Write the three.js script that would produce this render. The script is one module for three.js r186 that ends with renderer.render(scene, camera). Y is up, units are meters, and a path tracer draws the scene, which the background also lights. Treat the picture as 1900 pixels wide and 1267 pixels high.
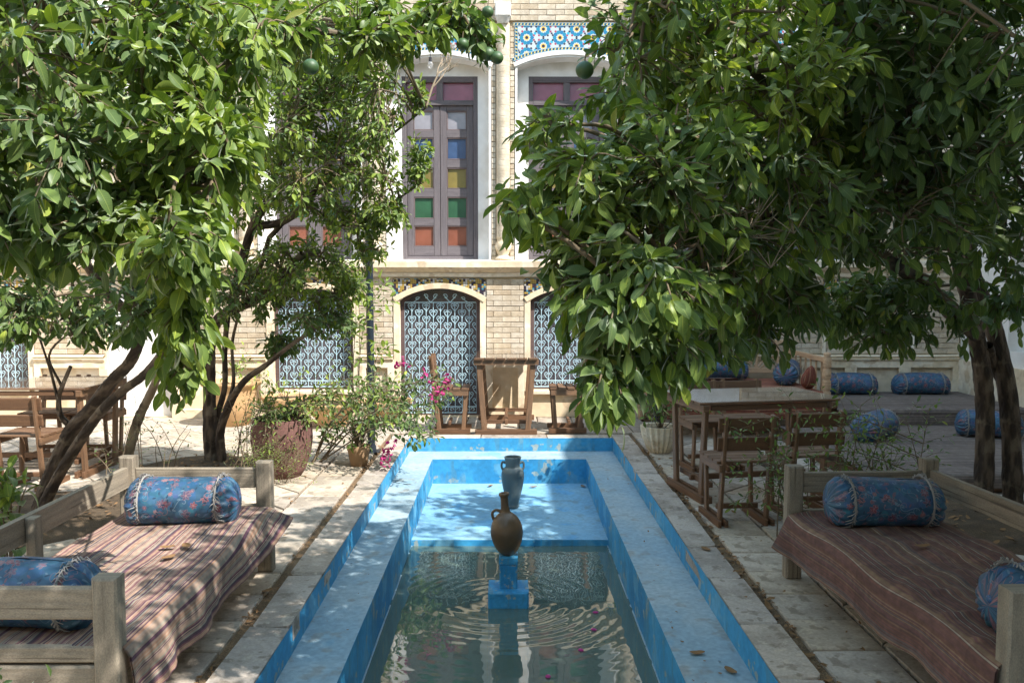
import * as THREE from 'three';
import { mergeGeometries, toCreasedNormals } from 'three/addons/utils/BufferGeometryUtils.js';

// ---------------------------------------------------------------- camera, sky, sun, exposure
const scene = new THREE.Scene();
const EYE = 1.66;
const camera = new THREE.PerspectiveCamera(2 * Math.atan(633.5 / 1563) * 180 / Math.PI, 1900 / 1267, 0.05, 400);
camera.position.set(0, EYE, 0);
camera.rotation.set(-Math.atan(108.5 / 1563), -Math.atan(8 / 1563), 0, 'YXZ');
scene.add(camera);
const SUN = new THREE.Vector3(0.534, 0.748, 0.393).normalize();
{ // a clear, slightly hazy sky: pale at the horizon, blue overhead, brighter air towards the sun
  const W = 256, H = 128, d = new Float32Array(W * H * 4);
  for (let j = 0; j < H; j++) for (let i = 0; i < W; i++) {
    const el = ((j + 0.5) / H - 0.5) * Math.PI, az = ((i + 0.5) / W - 0.5) * 2 * Math.PI, y = Math.sin(el), x = Math.cos(el) * Math.cos(az), z = Math.cos(el) * Math.sin(az);
    const up = Math.max(0, y), c = Math.max(0, x * SUN.x + y * SUN.y + z * SUN.z), h = Math.exp(-up * 3.2), g = 0.35 * Math.pow(c, 6), k = (j * W + i) * 4, t = y < 0 ? 0.45 : 1;
    d[k] = t * (1.15 + 1.5 * h + 2 * g); d[k + 1] = t * (1.85 + 1.05 * h + 1.9 * g); d[k + 2] = t * (2.6 + 0.5 * h + 1.7 * g); d[k + 3] = 1;
  }
  const sky = new THREE.DataTexture(d, W, H, THREE.RGBAFormat, THREE.FloatType); sky.mapping = THREE.EquirectangularReflectionMapping; sky.magFilter = THREE.LinearFilter; sky.needsUpdate = true;
  scene.background = sky; scene.environment = sky; scene.backgroundIntensity = scene.environmentIntensity = 0.3;
}
const sun = new THREE.DirectionalLight(new THREE.Color(1, 0.955, 0.89), 4.6);
sun.position.copy(SUN).multiplyScalar(40); sun.target.position.set(0, 0, -5);
sun.position.add(sun.target.position);
sun.castShadow = true; sun.shadow.mapSize.set(4096, 4096); sun.shadow.bias = -0.0004;
Object.assign(sun.shadow.camera, { left: -14, right: 14, top: 14, bottom: -14, near: 1, far: 90 });
scene.add(sun, sun.target);
const renderer = new THREE.WebGLRenderer({ antialias: true });
renderer.toneMapping = THREE.LinearToneMapping;
renderer.toneMappingExposure = 2.1;
renderer.shadowMap.enabled = true;

// ---------------------------------------------------------------- helpers
let seed = 12345;
const rnd = () => { seed |= 0; seed = seed + 0x6D2B79F5 | 0; let t = Math.imul(seed ^ seed >>> 15, 1 | seed); t = t + Math.imul(t ^ t >>> 7, 61 | t) ^ t; return ((t ^ t >>> 14) >>> 0) / 4294967296; };
const rr = (a, b) => a + (b - a) * rnd();
const V = (x, y, z) => new THREE.Vector3(x, y, z);
const lerp = (a, b, t) => a + (b - a) * t;
const clamp = (x, a = 0, b = 1) => Math.min(b, Math.max(a, x));
const smooth = (a, b, x) => { const t = clamp((x - a) / (b - a)); return t * t * (3 - 2 * t); };
camera.updateMatrixWorld();
// a point of the place from the direction (a, b in photograph pixels) and the distance d along -z
function at(a, b, d) {
  const v = V((a - 950) / 1563, -(b - 633.5) / 1563, -1).applyQuaternion(camera.quaternion);
  return v.multiplyScalar(d / -v.z).add(camera.position);
}
const taken = {};
function numbered(n) { const k = taken[n] = (taken[n] ?? -1) + 1; return k ? n + '_' + String(k).padStart(3, '0') : n; }
function shade(o) { o.castShadow = o.receiveShadow = true; return o; }
function thing(name, label, category, pos = [0, 0, 0], turn = 0, group) {
  const o = new THREE.Group(); o.name = numbered(name); scene.add(o); o.position.set(...pos); o.rotation.y = turn;
  o.userData = { label, category }; if (group) o.userData.group = group;
  return o;
}
function struct(name, label, category) { const o = new THREE.Group(); o.name = numbered(name); o.userData = { kind: 'structure', label, category }; scene.add(o); return o; }
function flat(gs) {
  gs = (Array.isArray(gs) ? gs : [gs]).map(g => { g = g.index ? g.toNonIndexed() : g; for (const k of Object.keys(g.attributes)) if (!['position', 'normal', 'uv'].includes(k)) g.deleteAttribute(k); return g; });
  return gs.length > 1 ? mergeGeometries(gs) : gs[0];
}
const partN = new WeakMap();
function obj(name, gs, material, parent, kind) {
  const m = shade(new THREE.Mesh(flat(gs), material));
  if (parent === scene) m.name = numbered(name); else m.name = name;
  if (kind) m.userData.kind = kind;
  parent.add(m); return m;
}
function copyOf(root, pos, turn, label, group) {
  const r = root.clone(); r.userData = { ...root.userData };
  r.name = numbered(root.name.replace(/_\d{3}$/, '')); scene.add(r); r.position.set(...pos); r.rotation.y = turn;
  if (label) r.userData.label = label; if (group) r.userData.group = group;
  return r;
}
// uv in metres by the way each face points
function uvBox(g, s = 1, ox = 0, oy = 0, spin = false) {
  g = g.index ? g.toNonIndexed() : g; if (!g.attributes.normal) g.computeVertexNormals();
  const p = g.attributes.position, n = g.attributes.normal, uv = new Float32Array(p.count * 2);
  for (let i = 0; i < p.count; i += 3) {
    let nx = 0, ny = 0, nz = 0; for (let k = 0; k < 3; k++) { nx += n.getX(i + k); ny += n.getY(i + k); nz += n.getZ(i + k); }
    nx = Math.abs(nx); ny = Math.abs(ny); nz = Math.abs(nz);
    for (let k = 0; k < 3; k++) {
      const x = p.getX(i + k), y = p.getY(i + k), z = p.getZ(i + k);
      let u, v; if (ny >= nx && ny >= nz) { u = x; v = z; } else if (nx >= nz) { u = z; v = y; } else { u = x; v = y; }
      if (spin) [u, v] = [v, u];
      uv[(i + k) * 2] = u / s + ox; uv[(i + k) * 2 + 1] = v / s + oy;
    }
  }
  g.setAttribute('uv', new THREE.BufferAttribute(uv, 2)); return g;
}
// chamfered box
function cbox(w, h, d, b = 0.004) {
  b = Math.min(b, w * 0.3, h * 0.3, d * 0.3);
  const s = new THREE.Shape(); const x = w / 2 - b, y = h / 2 - b;
  s.moveTo(-x, -y); s.lineTo(x, -y); s.lineTo(x, y); s.lineTo(-x, y); s.closePath();
  const g = new THREE.ExtrudeGeometry(s, { depth: d - 2 * b, bevelEnabled: true, bevelSegments: 1, bevelSize: b, bevelThickness: b, steps: 1 });
  g.translate(0, 0, -d / 2 + b); return g;
}
// wood: grain (texture u) runs along the longest side
function wbox(w, h, d, x, y, z, o = {}) {
  let g = cbox(w, h, d, o.b ?? 0.004);
  const L = Math.max(w, h, d);
  g = g.index ? g.toNonIndexed() : g;
  const p = g.attributes.position, n = g.attributes.normal, uv = new Float32Array(p.count * 2), ox = rnd() * 9, oy = rnd() * 9;
  for (let i = 0; i < p.count; i++) {
    const q = [p.getX(i), p.getY(i), p.getZ(i)], a = L === w ? 0 : L === h ? 1 : 2;
    const nn = [Math.abs(n.getX(i)), Math.abs(n.getY(i)), Math.abs(n.getZ(i))]; nn[a] = 0;
    const out = nn.indexOf(Math.max(...nn)), c = [0, 1, 2].find(k => k !== a && k !== out);
    uv[2 * i] = q[a] * 1.0 + ox; uv[2 * i + 1] = q[c] * 1.0 + oy;
  }
  g.setAttribute('uv', new THREE.BufferAttribute(uv, 2));
  if (o.rx) g.rotateX(o.rx); if (o.rz) g.rotateZ(o.rz); if (o.ry) g.rotateY(o.ry);
  return g.translate(x, y, z);
}
// a square bar between two points
function bar(a, b, w, d, o = {}) {
  const L = a.distanceTo(b), g = wbox(w, L, d, 0, 0, 0, o);
  g.applyQuaternion(new THREE.Quaternion().setFromUnitVectors(V(0, 1, 0), b.clone().sub(a).normalize()));
  const m = a.clone().add(b).multiplyScalar(0.5); return g.translate(m.x, m.y, m.z);
}
function lathe(prof, seg = 40) { return new THREE.LatheGeometry(prof.map(p => new THREE.Vector2(p[0], p[1])), seg); }
// tube with a radius at every point
function limb(pts, radii, seg = 8, per = 5, wob = 0) {
  const c = new THREE.CatmullRomCurve3(pts), n = Math.max(2, (pts.length - 1) * per), pos = [], uv = [], idx = [];
  let N = V(1, 0, 0); let len = 0, prev = null;
  for (let i = 0; i <= n; i++) {
    const t = i / n, p = c.getPoint(t), T = c.getTangent(t), f = t * (pts.length - 1), k = Math.min(pts.length - 2, Math.floor(f));
    let r = lerp(radii[k], radii[k + 1], f - k); if (prev) len += p.distanceTo(prev); prev = p;
    N.sub(T.clone().multiplyScalar(N.dot(T))); if (N.lengthSq() < 1e-6) N.set(0, 0, 1).sub(T.clone().multiplyScalar(T.z)); N.normalize();
    const B = T.clone().cross(N), rw = r * (1 + wob * (rnd() - 0.5));
    for (let j = 0; j <= seg; j++) {
      const a = j / seg * Math.PI * 2, q = p.clone().addScaledVector(N, Math.cos(a) * rw).addScaledVector(B, Math.sin(a) * rw);
      pos.push(q.x, q.y, q.z); uv.push(j / seg * Math.max(0.1, r * 6), len);
    }
  }
  for (let i = 0; i < n; i++) for (let j = 0; j < seg; j++) { const a = i * (seg + 1) + j, b = a + seg + 1; idx.push(a, a + 1, b, b, a + 1, b + 1); }
  const g = new THREE.BufferGeometry(); g.setAttribute('position', new THREE.Float32BufferAttribute(pos, 3)); g.setAttribute('uv', new THREE.Float32BufferAttribute(uv, 2)); g.setIndex(idx); g.computeVertexNormals();
  return g;
}

// ---------------------------------------------------------------- textures
const hash = (x, y, s) => { let h = Math.imul(x, 374761393) ^ Math.imul(y, 668265263) ^ Math.imul(s, 2147483647 ^ 0x9E37); h = Math.imul(h ^ h >>> 13, 1274126177); h ^= h >>> 16; return (h >>> 0) / 4294967296; };
function vnoise(u, v, fx, fy, s) { // tileable over 0..1
  const x = u * fx, y = v * fy, x0 = Math.floor(x), y0 = Math.floor(y), a = x - x0, b = y - y0, A = a * a * (3 - 2 * a), B = b * b * (3 - 2 * b);
  const m = (n, f) => ((n % f) + f) % f, X0 = m(x0, fx), X1 = m(x0 + 1, fx), Y0 = m(y0, fy), Y1 = m(y0 + 1, fy);
  return lerp(lerp(hash(X0, Y0, s), hash(X1, Y0, s), A), lerp(hash(X0, Y1, s), hash(X1, Y1, s), A), B);
}
function fbm(u, v, f, s, oct = 5, fy = f) { let t = 0, a = 0.5, n = 0; for (let o = 0; o < oct; o++) { t += a * vnoise(u, v, f << o, fy << o, s + o * 17); n += a; a *= 0.5; } return t / n; }
function wrap(t, srgb) { t.wrapS = t.wrapT = THREE.RepeatWrapping; t.magFilter = THREE.LinearFilter; t.minFilter = THREE.LinearMipmapLinearFilter; if (srgb) t.colorSpace = THREE.SRGBColorSpace; t.needsUpdate = true; return t; }
function tex(w, h, fn, srgb = true) { // fn(u, v) -> [r, g, b] or a number, 0..1, as seen (sRGB) for colours
  const d = new Uint8Array(w * h * 4);
  for (let j = 0; j < h; j++) for (let i = 0; i < w; i++) {
    const c = fn(i / w, j / h), k = (j * w + i) * 4, a = typeof c === 'number' ? [c, c, c] : c;
    for (let q = 0; q < 3; q++) d[k + q] = clamp(a[q]) * 255; d[k + 3] = 255;
  }
  return wrap(new THREE.DataTexture(d, w, h), srgb);
}
function canvasTex(w, h, draw) { const c = document.createElement('canvas'); c.width = w; c.height = h; draw(c.getContext('2d'), w, h); return wrap(new THREE.CanvasTexture(c), true); }
const mixc = (a, b, t) => a.map((x, i) => lerp(x, b[i], t));
const rgb = h => [(h >> 16 & 255) / 255, (h >> 8 & 255) / 255, (h & 255) / 255];
const rep = (t, x, y = x) => { const c = t.clone(); c.repeat.set(x, y); c.needsUpdate = true; return c; };

const grainB = tex(512, 512, (u, v) => 0.55 * fbm(u, v, 8, 3, 6) + 0.45 * hash(u * 512 | 0, v * 512 | 0, 5) * 0.5, false);
const plasterT = tex(512, 512, (u, v) => {
  const a = fbm(u, v, 4, 11, 6), b = fbm(u, v, 12, 29, 5), c = fbm(u, v, 40, 31, 3);
  let k = mixc(rgb(0xd8c6a8), rgb(0xe2d6c2), smooth(0.35, 0.65, a)); k = mixc(k, rgb(0xb7a084), smooth(0.58, 0.72, b) * 0.6); k = mixc(k, rgb(0xf0e8da), smooth(0.62, 0.7, fbm(u, v, 6, 77, 5)) * 0.5);
  return k.map(x => x * (0.94 + 0.12 * c));
});
const whiteT = tex(512, 512, (u, v) => { const a = fbm(u, v, 5, 41, 6), c = fbm(u, v, 24, 43, 4); return mixc(rgb(0xe9e7e4), rgb(0xd6d0c8), smooth(0.45, 0.75, a)).map(x => x * (0.96 + 0.08 * c)); });
const brickT = tex(512, 512, (u, v) => { const a = fbm(u, v, 6, 51, 6), c = fbm(u, v, 60, 53, 3); return mixc(rgb(0xccc0ae), rgb(0xb8aa96), smooth(0.3, 0.7, a)).map(x => x * (0.92 + 0.16 * c)); });
const stoneT = tex(512, 512, (u, v) => {
  const a = fbm(u, v, 5, 61, 6), b = fbm(u, v, 16, 67, 5), c = fbm(u, v, 90, 71, 3);
  let k = mixc(rgb(0xb6aca0), rgb(0xa0968a), smooth(0.35, 0.65, a)); k = mixc(k, rgb(0x766b5c), smooth(0.58, 0.72, b) * 0.55); k = mixc(k, rgb(0xc4b9a6), smooth(0.66, 0.74, fbm(u, v, 22, 73, 4)) * 0.6);
  return k.map(x => x * (0.9 + 0.2 * c));
});
const soilT = tex(512, 512, (u, v) => { const a = fbm(u, v, 8, 81, 6), c = hash(u * 256 | 0, v * 256 | 0, 9); return mixc(rgb(0x6b5842), rgb(0x3f3427), a).map(x => x * (0.75 + 0.5 * c)); });
const blueT = tex(512, 512, (u, v) => {
  const a = fbm(u, v, 4, 91, 6), b = fbm(u, v, 14, 93, 5), c = fbm(u, v, 60, 95, 3);
  let k = mixc(rgb(0x2684b6), rgb(0x3a94c2), smooth(0.35, 0.65, a)); k = mixc(k, rgb(0x7fa9bf), smooth(0.58, 0.7, b) * 0.5); k = mixc(k, rgb(0x2070a0), smooth(0.6, 0.72, fbm(u, v, 9, 97, 5)) * 0.4); k = mixc(k, rgb(0x9aa09c), smooth(0.7, 0.73, fbm(u, v, 20, 99, 5)) * 0.9); k = mixc(k, rgb(0x5b7f8e), smooth(0.6, 0.7, fbm(u, v, 30, 98, 4, 5)) * 0.4);
  return k.map(x => x * (0.92 + 0.16 * c));
});
const paleT = tex(512, 512, (u, v) => {
  const a = fbm(u, v, 5, 101, 6), b = fbm(u, v, 18, 103, 5), c = fbm(u, v, 80, 105, 3);
  let k = mixc(rgb(0x86a0ae), rgb(0x97a9b1), smooth(0.35, 0.65, a)); k = mixc(k, rgb(0x5a96bc), smooth(0.58, 0.72, fbm(u, v, 7, 107, 5)) * 0.5); k = mixc(k, rgb(0x857e72), smooth(0.62, 0.76, b) * 0.4);
  return k.map(x => x * (0.9 + 0.2 * c));
});
function woodTex(c1, c2, c3, s) {
  return tex(512, 512, (u, v) => {
    const w = 0.05 * fbm(u, v, 3, s, 4), g = fbm(u, v + w, 2, s + 5, 6, 48), r = 0.5 + 0.5 * Math.sin((v * 14 + 4 * fbm(u, v, 2, s + 9, 4, 6)) * 6.283);
    let k = mixc(c1, c2, clamp(0.6 * g + 0.4 * r)); k = mixc(k, c3, smooth(0.62, 0.8, fbm(u, v, 2, s + 21, 6, 90)) * 0.8);
    return k.map(x => x * (0.9 + 0.2 * vnoise(u, v, 256, 512, s)));
  });
}
const brownT = woodTex(rgb(0x84644a), rgb(0x674e3a), rgb(0x463528), 201);
const greyT = woodTex(rgb(0x9c907e), rgb(0x7c7264), rgb(0x4a433a), 231);
const paleWoodT = woodTex(rgb(0xc8a888), rgb(0xb39272), rgb(0x8c6c50), 261);
const doorT = woodTex(rgb(0x6a6264), rgb(0x5a5356), rgb(0x40393c), 281);
const woodB = tex(512, 512, (u, v) => fbm(u, v, 2, 301, 6, 90), false);
const barkT = tex(512, 512, (u, v) => { const g = fbm(u, v, 10, 311, 6, 4), b = fbm(u, v, 5, 317, 5); return mixc(mixc(rgb(0x4a4038), rgb(0x85786a), smooth(0.3, 0.7, g)), rgb(0xa29a88), smooth(0.58, 0.7, b) * 0.6); });
const barkB = tex(512, 512, (u, v) => fbm(u, v, 14, 321, 6, 5), false);
// leaf: midrib and veins; u along, v across
const leafT = canvasTex(256, 128, (c, w, h) => {
  c.fillStyle = '#7f9a52'; c.fillRect(0, 0, w, h);
  for (let i = 0; i < 900; i++) { c.fillStyle = `rgba(${90 + rnd() * 60 | 0},${120 + rnd() * 60 | 0},${50 + rnd() * 40 | 0},0.25)`; c.fillRect(rnd() * w, rnd() * h, 2 + rnd() * 6, 1 + rnd() * 3); }
  c.strokeStyle = 'rgba(190,205,130,0.7)'; c.lineWidth = 1.2;
  for (let i = 1; i < 12; i++) for (const s of [-1, 1]) { c.beginPath(); c.moveTo(i * 20, h / 2); c.quadraticCurveTo(i * 20 + 16, h / 2 + s * 26, i * 20 + 30, h / 2 + s * 60); c.stroke(); }
  c.strokeStyle = 'rgba(205,215,150,0.95)'; c.lineWidth = 5; c.beginPath(); c.moveTo(0, h / 2); c.lineTo(w, h / 2); c.stroke();
});
function rugTex(cols, n, s) { // stripes along v, one repeat = 0.9 m across
  const r = []; let x = 0; seed = s; while (x < 1) { const w = rr(0.003, 0.015); r.push([x, w, cols[rnd() * cols.length | 0]]); x += w; }
  return tex(1024, 256, (u, v) => {
    const q = (u + 0.006 * fbm(u, v, 3, s, 3) + 1) % 1; let c = r[0][2]; for (const k of r) { if (q >= k[0]) c = k[2]; else break; }
    const t = 0.72 + 0.28 * Math.abs(Math.sin(v * 512 * 1.57)) * Math.abs(Math.sin(u * 1024 * 0.8)); return c.map(a => a * t * (0.85 + 0.3 * fbm(u, v, 32, s + 1, 3)));
  });
}
const rugLT = rugTex([0x93636a, 0xc4aa98, 0xd2b29a, 0x7a4a60, 0xab8478, 0xc09a8a, 0x6a525e, 0xbab09e, 0xc89c80].map(rgb), 60, 401);
const rugRT = rugTex([0x94685c, 0x8a6456, 0x7a5a58, 0xc8b8a2, 0x8c6460, 0x9a7862, 0x80706c, 0xa8886e, 0x866058].map(rgb), 60, 411);
const carpetT = rugTex([0x8d7f78, 0xa4938a, 0x766862, 0x998a80, 0x857770].map(rgb), 60, 421);
const redT = rugTex([0xa35a42, 0xb8684c, 0x8f4a3a, 0xc08a6c, 0xa8614c].map(rgb), 60, 431);
seed = 777;
const bolsterT = canvasTex(1024, 1024, (c, w, h) => {
  c.fillStyle = '#34607f'; c.fillRect(0, 0, w, h);
  for (let i = 0; i < 500; i++) { c.fillStyle = `rgba(${50 + rnd() * 60 | 0},${100 + rnd() * 60 | 0},${140 + rnd() * 60 | 0},0.25)`; c.beginPath(); c.arc(rnd() * w, rnd() * h, 8 + rnd() * 30, 0, 7); c.fill(); }
  const wrapDraw = (x, y, f) => { for (const dx of [-w, 0, w]) for (const dy of [-h, 0, h]) { c.save(); c.translate(x + dx, y + dy); f(); c.restore(); } };
  for (let i = 0; i < 90; i++) { // curling stems
    const x = rnd() * w, y = rnd() * h, a = rnd() * 7, L = 50 + rnd() * 120, col = rnd() < 0.5 ? '#9c7a86' : '#86a0b4', lw = 1.5 + rnd() * 3.5;
    wrapDraw(x, y, () => { c.rotate(a); c.strokeStyle = col; c.lineWidth = lw; c.beginPath(); c.moveTo(0, 0); c.bezierCurveTo(L * 0.3, -L * 0.4, L * 0.7, L * 0.4, L, 0); c.bezierCurveTo(L * 1.1, -20, L * 0.9, -40, L * 0.85, -12); c.stroke(); });
  }
  for (let i = 0; i < 130; i++) { // flowers
    const x = rnd() * w, y = rnd() * h, R = 10 + rnd() * 26, a = rnd() * 7, k = 5 + (rnd() * 4 | 0), col = ['#8f4a55', '#9c5f68', '#74405c', '#a8797f', '#6c5a72'][rnd() * 5 | 0];
    wrapDraw(x, y, () => { c.rotate(a); c.globalAlpha = 0.55 + rnd() * 0.4; for (let p = 0; p < k; p++) { c.rotate(Math.PI * 2 / k); c.fillStyle = col; c.beginPath(); c.ellipse(R * 0.62, 0, R * (0.35 + rnd() * 0.2), R * (0.2 + rnd() * 0.12), rnd() - .5, 0, 7); c.fill(); c.strokeStyle = '#b59a9e'; c.lineWidth = 1.5; c.stroke(); } c.fillStyle = '#b98484'; c.beginPath(); c.arc(0, 0, R * 0.2, 0, 7); c.fill(); });
  }
  for (let i = 0; i < 420; i++) { const x = rnd() * w, y = rnd() * h, a = rnd() * 7, col = ['#2b4a66', '#7f6478', '#6f8fa6'][rnd() * 3 | 0]; wrapDraw(x, y, () => { c.rotate(a); c.fillStyle = col; c.beginPath(); c.ellipse(0, 0, 14, 6, 0, 0, 7); c.fill(); }); }
});
// cut-tile mosaic of the upper spandrels: ten-pointed rosettes
const mosaicT = canvasTex(1024, 512, (c, w, h) => {
  c.fillStyle = '#b4bcc0'; c.fillRect(0, 0, w, h);
  const S = 256;
  const poly = (x, y, R, n, a, col, r2) => { c.fillStyle = col; c.beginPath(); for (let i = 0; i < n * 2; i++) { const r = i % 2 ? (r2 ?? R) : R, t = a + i * Math.PI / n; c[i ? 'lineTo' : 'moveTo'](x + Math.cos(t) * r, y + Math.sin(t) * r); } c.closePath(); c.fill(); };
  const ros = (x, y) => {
    for (let i = 0; i < 10; i++) { const t = i * Math.PI / 5; poly(x + Math.cos(t) * 82, y + Math.sin(t) * 82, 31, 6, t, i % 2 ? '#1a7f9e' : '#1d6f9a', 29); }
    for (let i = 0; i < 10; i++) { const t = (i + 0.5) * Math.PI / 5; poly(x + Math.cos(t) * 116, y + Math.sin(t) * 116, 22, 5, t, i % 3 ? '#22263a' : '#9a3450', 13); }
    poly(x, y, 54, 10, 0, '#e0b23c', 30); poly(x, y, 27, 10, 0.3, '#20243a', 22);
  };
  for (let i = -1; i < 6; i++) for (let j = -1; j < 4; j++) { ros(i * S, j * S + (i & 1 ? 128 : 0)); poly(i * S + 128, j * S + 64 + (i & 1 ? 128 : 0), 22, 5, 0, '#22263a', 12); poly(i * S + 128, j * S - 64 + (i & 1 ? 128 : 0), 24, 6, 0, '#2f9fc0', 20); }
});
const bandT = canvasTex(256, 64, (c, w, h) => {
  c.fillStyle = '#1f7896'; c.fillRect(0, 0, w, h); c.fillStyle = '#c9c8c4'; c.fillRect(0, 0, w, 6); c.fillRect(0, 58, w, 6);
  for (let i = 0; i < 8; i++) { c.fillStyle = i & 1 ? '#22263a' : '#e2b640'; c.beginPath(); c.moveTo(i * 32, 50); c.lineTo(i * 32 + 20, 50); c.lineTo(i * 32 + 32, 14); c.lineTo(i * 32 + 12, 14); c.fill(); }
});
function checkTex(s) { seed = s; return canvasTex(256, 256, (c) => { const P = ['#2b2634', '#332e3c', '#a98d4a', '#3a3040', '#b9b4ac', '#4a8296', '#b08f46']; for (let i = 0; i < 16; i++) for (let j = 0; j < 16; j++) { c.fillStyle = P[((i + j) % 2 ? 0 : 2) + (rnd() * 5 | 0) % 5]; c.fillRect(i * 16, j * 16, 15, 15); } }); }
const checkT = checkTex(31);

// ---------------------------------------------------------------- materials
const std = (o) => new THREE.MeshStandardMaterial(o), phy = (o) => new THREE.MeshPhysicalMaterial(o);
const col = (r, g, b) => new THREE.Color().setRGB(r, g, b);
const M = {
  plaster: std({ map: plasterT, bumpMap: grainB, bumpScale: 0.006, roughness: 0.92 }),
  white: std({ map: whiteT, bumpMap: grainB, bumpScale: 0.003, roughness: 0.85 }),
  mortar: std({ map: plasterT, color: col(0.95, 0.93, 0.9), bumpMap: grainB, bumpScale: 0.005, roughness: 0.95 }),
  stone: std({ map: stoneT, bumpMap: grainB, bumpScale: 0.006, roughness: 0.85 }),
  soil: std({ map: soilT, bumpMap: grainB, bumpScale: 0.02, roughness: 1 }),
  joint: std({ map: soilT, color: col(1.7, 1.65, 1.6), bumpMap: grainB, bumpScale: 0.01, roughness: 1 }),
  blue: std({ map: blueT, bumpMap: grainB, bumpScale: 0.004, roughness: 0.6 }),
  pale: std({ map: paleT, bumpMap: grainB, bumpScale: 0.005, roughness: 0.75 }),
  shelf: std({ map: paleT, color: col(0.68, 1.0, 1.2), bumpMap: grainB, bumpScale: 0.005, roughness: 0.75 }),
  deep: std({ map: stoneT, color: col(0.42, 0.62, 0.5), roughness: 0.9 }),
  brown: std({ map: brownT, bumpMap: woodB, bumpScale: 0.0015, roughness: 0.55 }),
  brown2: std({ map: brownT, color: col(0.78, 0.72, 0.68), bumpMap: woodB, bumpScale: 0.0015, roughness: 0.6 }),
  grey: std({ map: greyT, bumpMap: woodB, bumpScale: 0.003, roughness: 0.85 }),
  paleWood: std({ map: paleWoodT, bumpMap: woodB, bumpScale: 0.001, roughness: 0.6 }),
  door: std({ map: doorT, bumpMap: woodB, bumpScale: 0.002, roughness: 0.75 }),
  sash: std({ map: doorT, color: col(1.0, 0.85, 0.8), bumpMap: woodB, bumpScale: 0.002, roughness: 0.75 }),
  bark: std({ map: rep(barkT, 3, 2.2), color: col(0.55, 0.5, 0.46), bumpMap: rep(barkB, 3, 2.2), bumpScale: 0.022, roughness: 0.95 }),
  twig: std({ color: col(0.16, 0.12, 0.075), roughness: 0.9 }),
  deadTwig: std({ color: col(0.36, 0.28, 0.2), roughness: 0.9 }),
  iron: std({ color: col(0.52, 0.73, 0.82), roughness: 0.45, bumpMap: grainB, bumpScale: 0.0005 }),
  brownFrame: std({ map: doorT, color: col(0.75, 0.55, 0.5), roughness: 0.7 }),
  pole: std({ color: col(0.025, 0.035, 0.05), roughness: 0.4, metalness: 0.3 }),
  dark: std({ color: col(0.025, 0.024, 0.03), roughness: 0.9 }),
  glassTop: phy({ color: 0xffffff, transmission: 1, thickness: 0, roughness: 0.03, ior: 1.5 }),
  mosaic: std({ map: rep(mosaicT, 1.25, 2.5), roughness: 0.3 }), band: std({ map: bandT, roughness: 0.3 }), check: std({ map: checkT, roughness: 0.35 }),
  rugL: phy({ map: rugLT, bumpMap: grainB, bumpScale: 0.003, roughness: 0.95, sheen: 0.3, sheenRoughness: 0.6 }),
  rugR: phy({ map: rugRT, bumpMap: grainB, bumpScale: 0.003, roughness: 0.95, sheen: 0.3, sheenRoughness: 0.6 }),
  carpet: std({ map: carpetT, bumpMap: grainB, bumpScale: 0.004, roughness: 1 }), red: std({ map: redT, bumpMap: grainB, bumpScale: 0.004, roughness: 1 }),
  bolster: phy({ map: bolsterT, color: col(0.68, 0.66, 0.66), roughness: 0.5, sheen: 0.5, sheenRoughness: 0.4 }),
  bolsterEnd: phy({ map: bolsterT, color: col(0.7, 0.8, 0.95), roughness: 0.5, sheen: 0.5, sheenRoughness: 0.4 }),
  fringe: std({ color: col(0.3, 0.285, 0.27), roughness: 0.95 }),
  jug: phy({ color: col(0.17, 0.095, 0.038), map: tex(256, 256, (u, v) => 0.72 + 0.28 * fbm(u, v, 8, 511, 5)), roughness: 0.5, clearcoat: 0.45, clearcoatRoughness: 0.2, bumpMap: grainB, bumpScale: 0.002 }),
  vase: phy({ map: tex(256, 256, (u, v) => mixc(rgb(0x667476), rgb(0x4c585a), fbm(u, v, 6, 521, 5))), roughness: 0.5, clearcoat: 0.25, clearcoatRoughness: 0.3, bumpMap: grainB, bumpScale: 0.003 }),
  maroon: std({ map: tex(512, 512, (u, v) => mixc(rgb(0x74524a), rgb(0x583c38), fbm(u, v, 6, 531, 6)).map(x => x * (0.9 + 0.2 * vnoise(u, v, 90, 90, 3)))), bumpMap: tex(256, 256, (u, v) => 0.5 + 0.25 * Math.sin(u * 6.283 * 64) * Math.sin(v * 6.283 * 32), false), bumpScale: 0.004, roughness: 0.85 }),
  terra: std({ map: tex(256, 256, (u, v) => mixc(rgb(0xb89a78), rgb(0x94775a), fbm(u, v, 6, 541, 6))), bumpMap: grainB, bumpScale: 0.004, roughness: 0.95 }),
  tan: std({ map: tex(256, 256, (u, v) => mixc(rgb(0xd6b48a), rgb(0xbc966a), fbm(u, v, 5, 551, 6))), bumpMap: grainB, bumpScale: 0.004, roughness: 0.95 }),
  fruit: phy({ color: col(0.045, 0.095, 0.03), roughness: 0.5, bumpMap: grainB, bumpScale: 0.001, clearcoat: 0.2, clearcoatRoughness: 0.4 }),
  pink: phy({ color: col(0.55, 0.03, 0.22), roughness: 1, transmission: 0.4, thickness: 0, side: THREE.DoubleSide }),
  dryLeaf: std({ color: col(0.22, 0.12, 0.05), roughness: 0.9, side: THREE.DoubleSide }),
  water: phy({ color: col(0.26, 0.37, 0.31), transmission: 0.68, thickness: 0, roughness: 0.012, ior: 1.7 }),
  bulb: phy({ color: 0xffffff, transmission: 0.9, thickness: 0, roughness: 0.1 }),
};
const leafMat = (r, g, b, coat = 0.5) => phy({ color: col(r, g, b), map: leafT, roughness: 1, transmission: 0.45, thickness: 0, clearcoat: coat, clearcoatRoughness: 0.36, side: THREE.DoubleSide });

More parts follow.
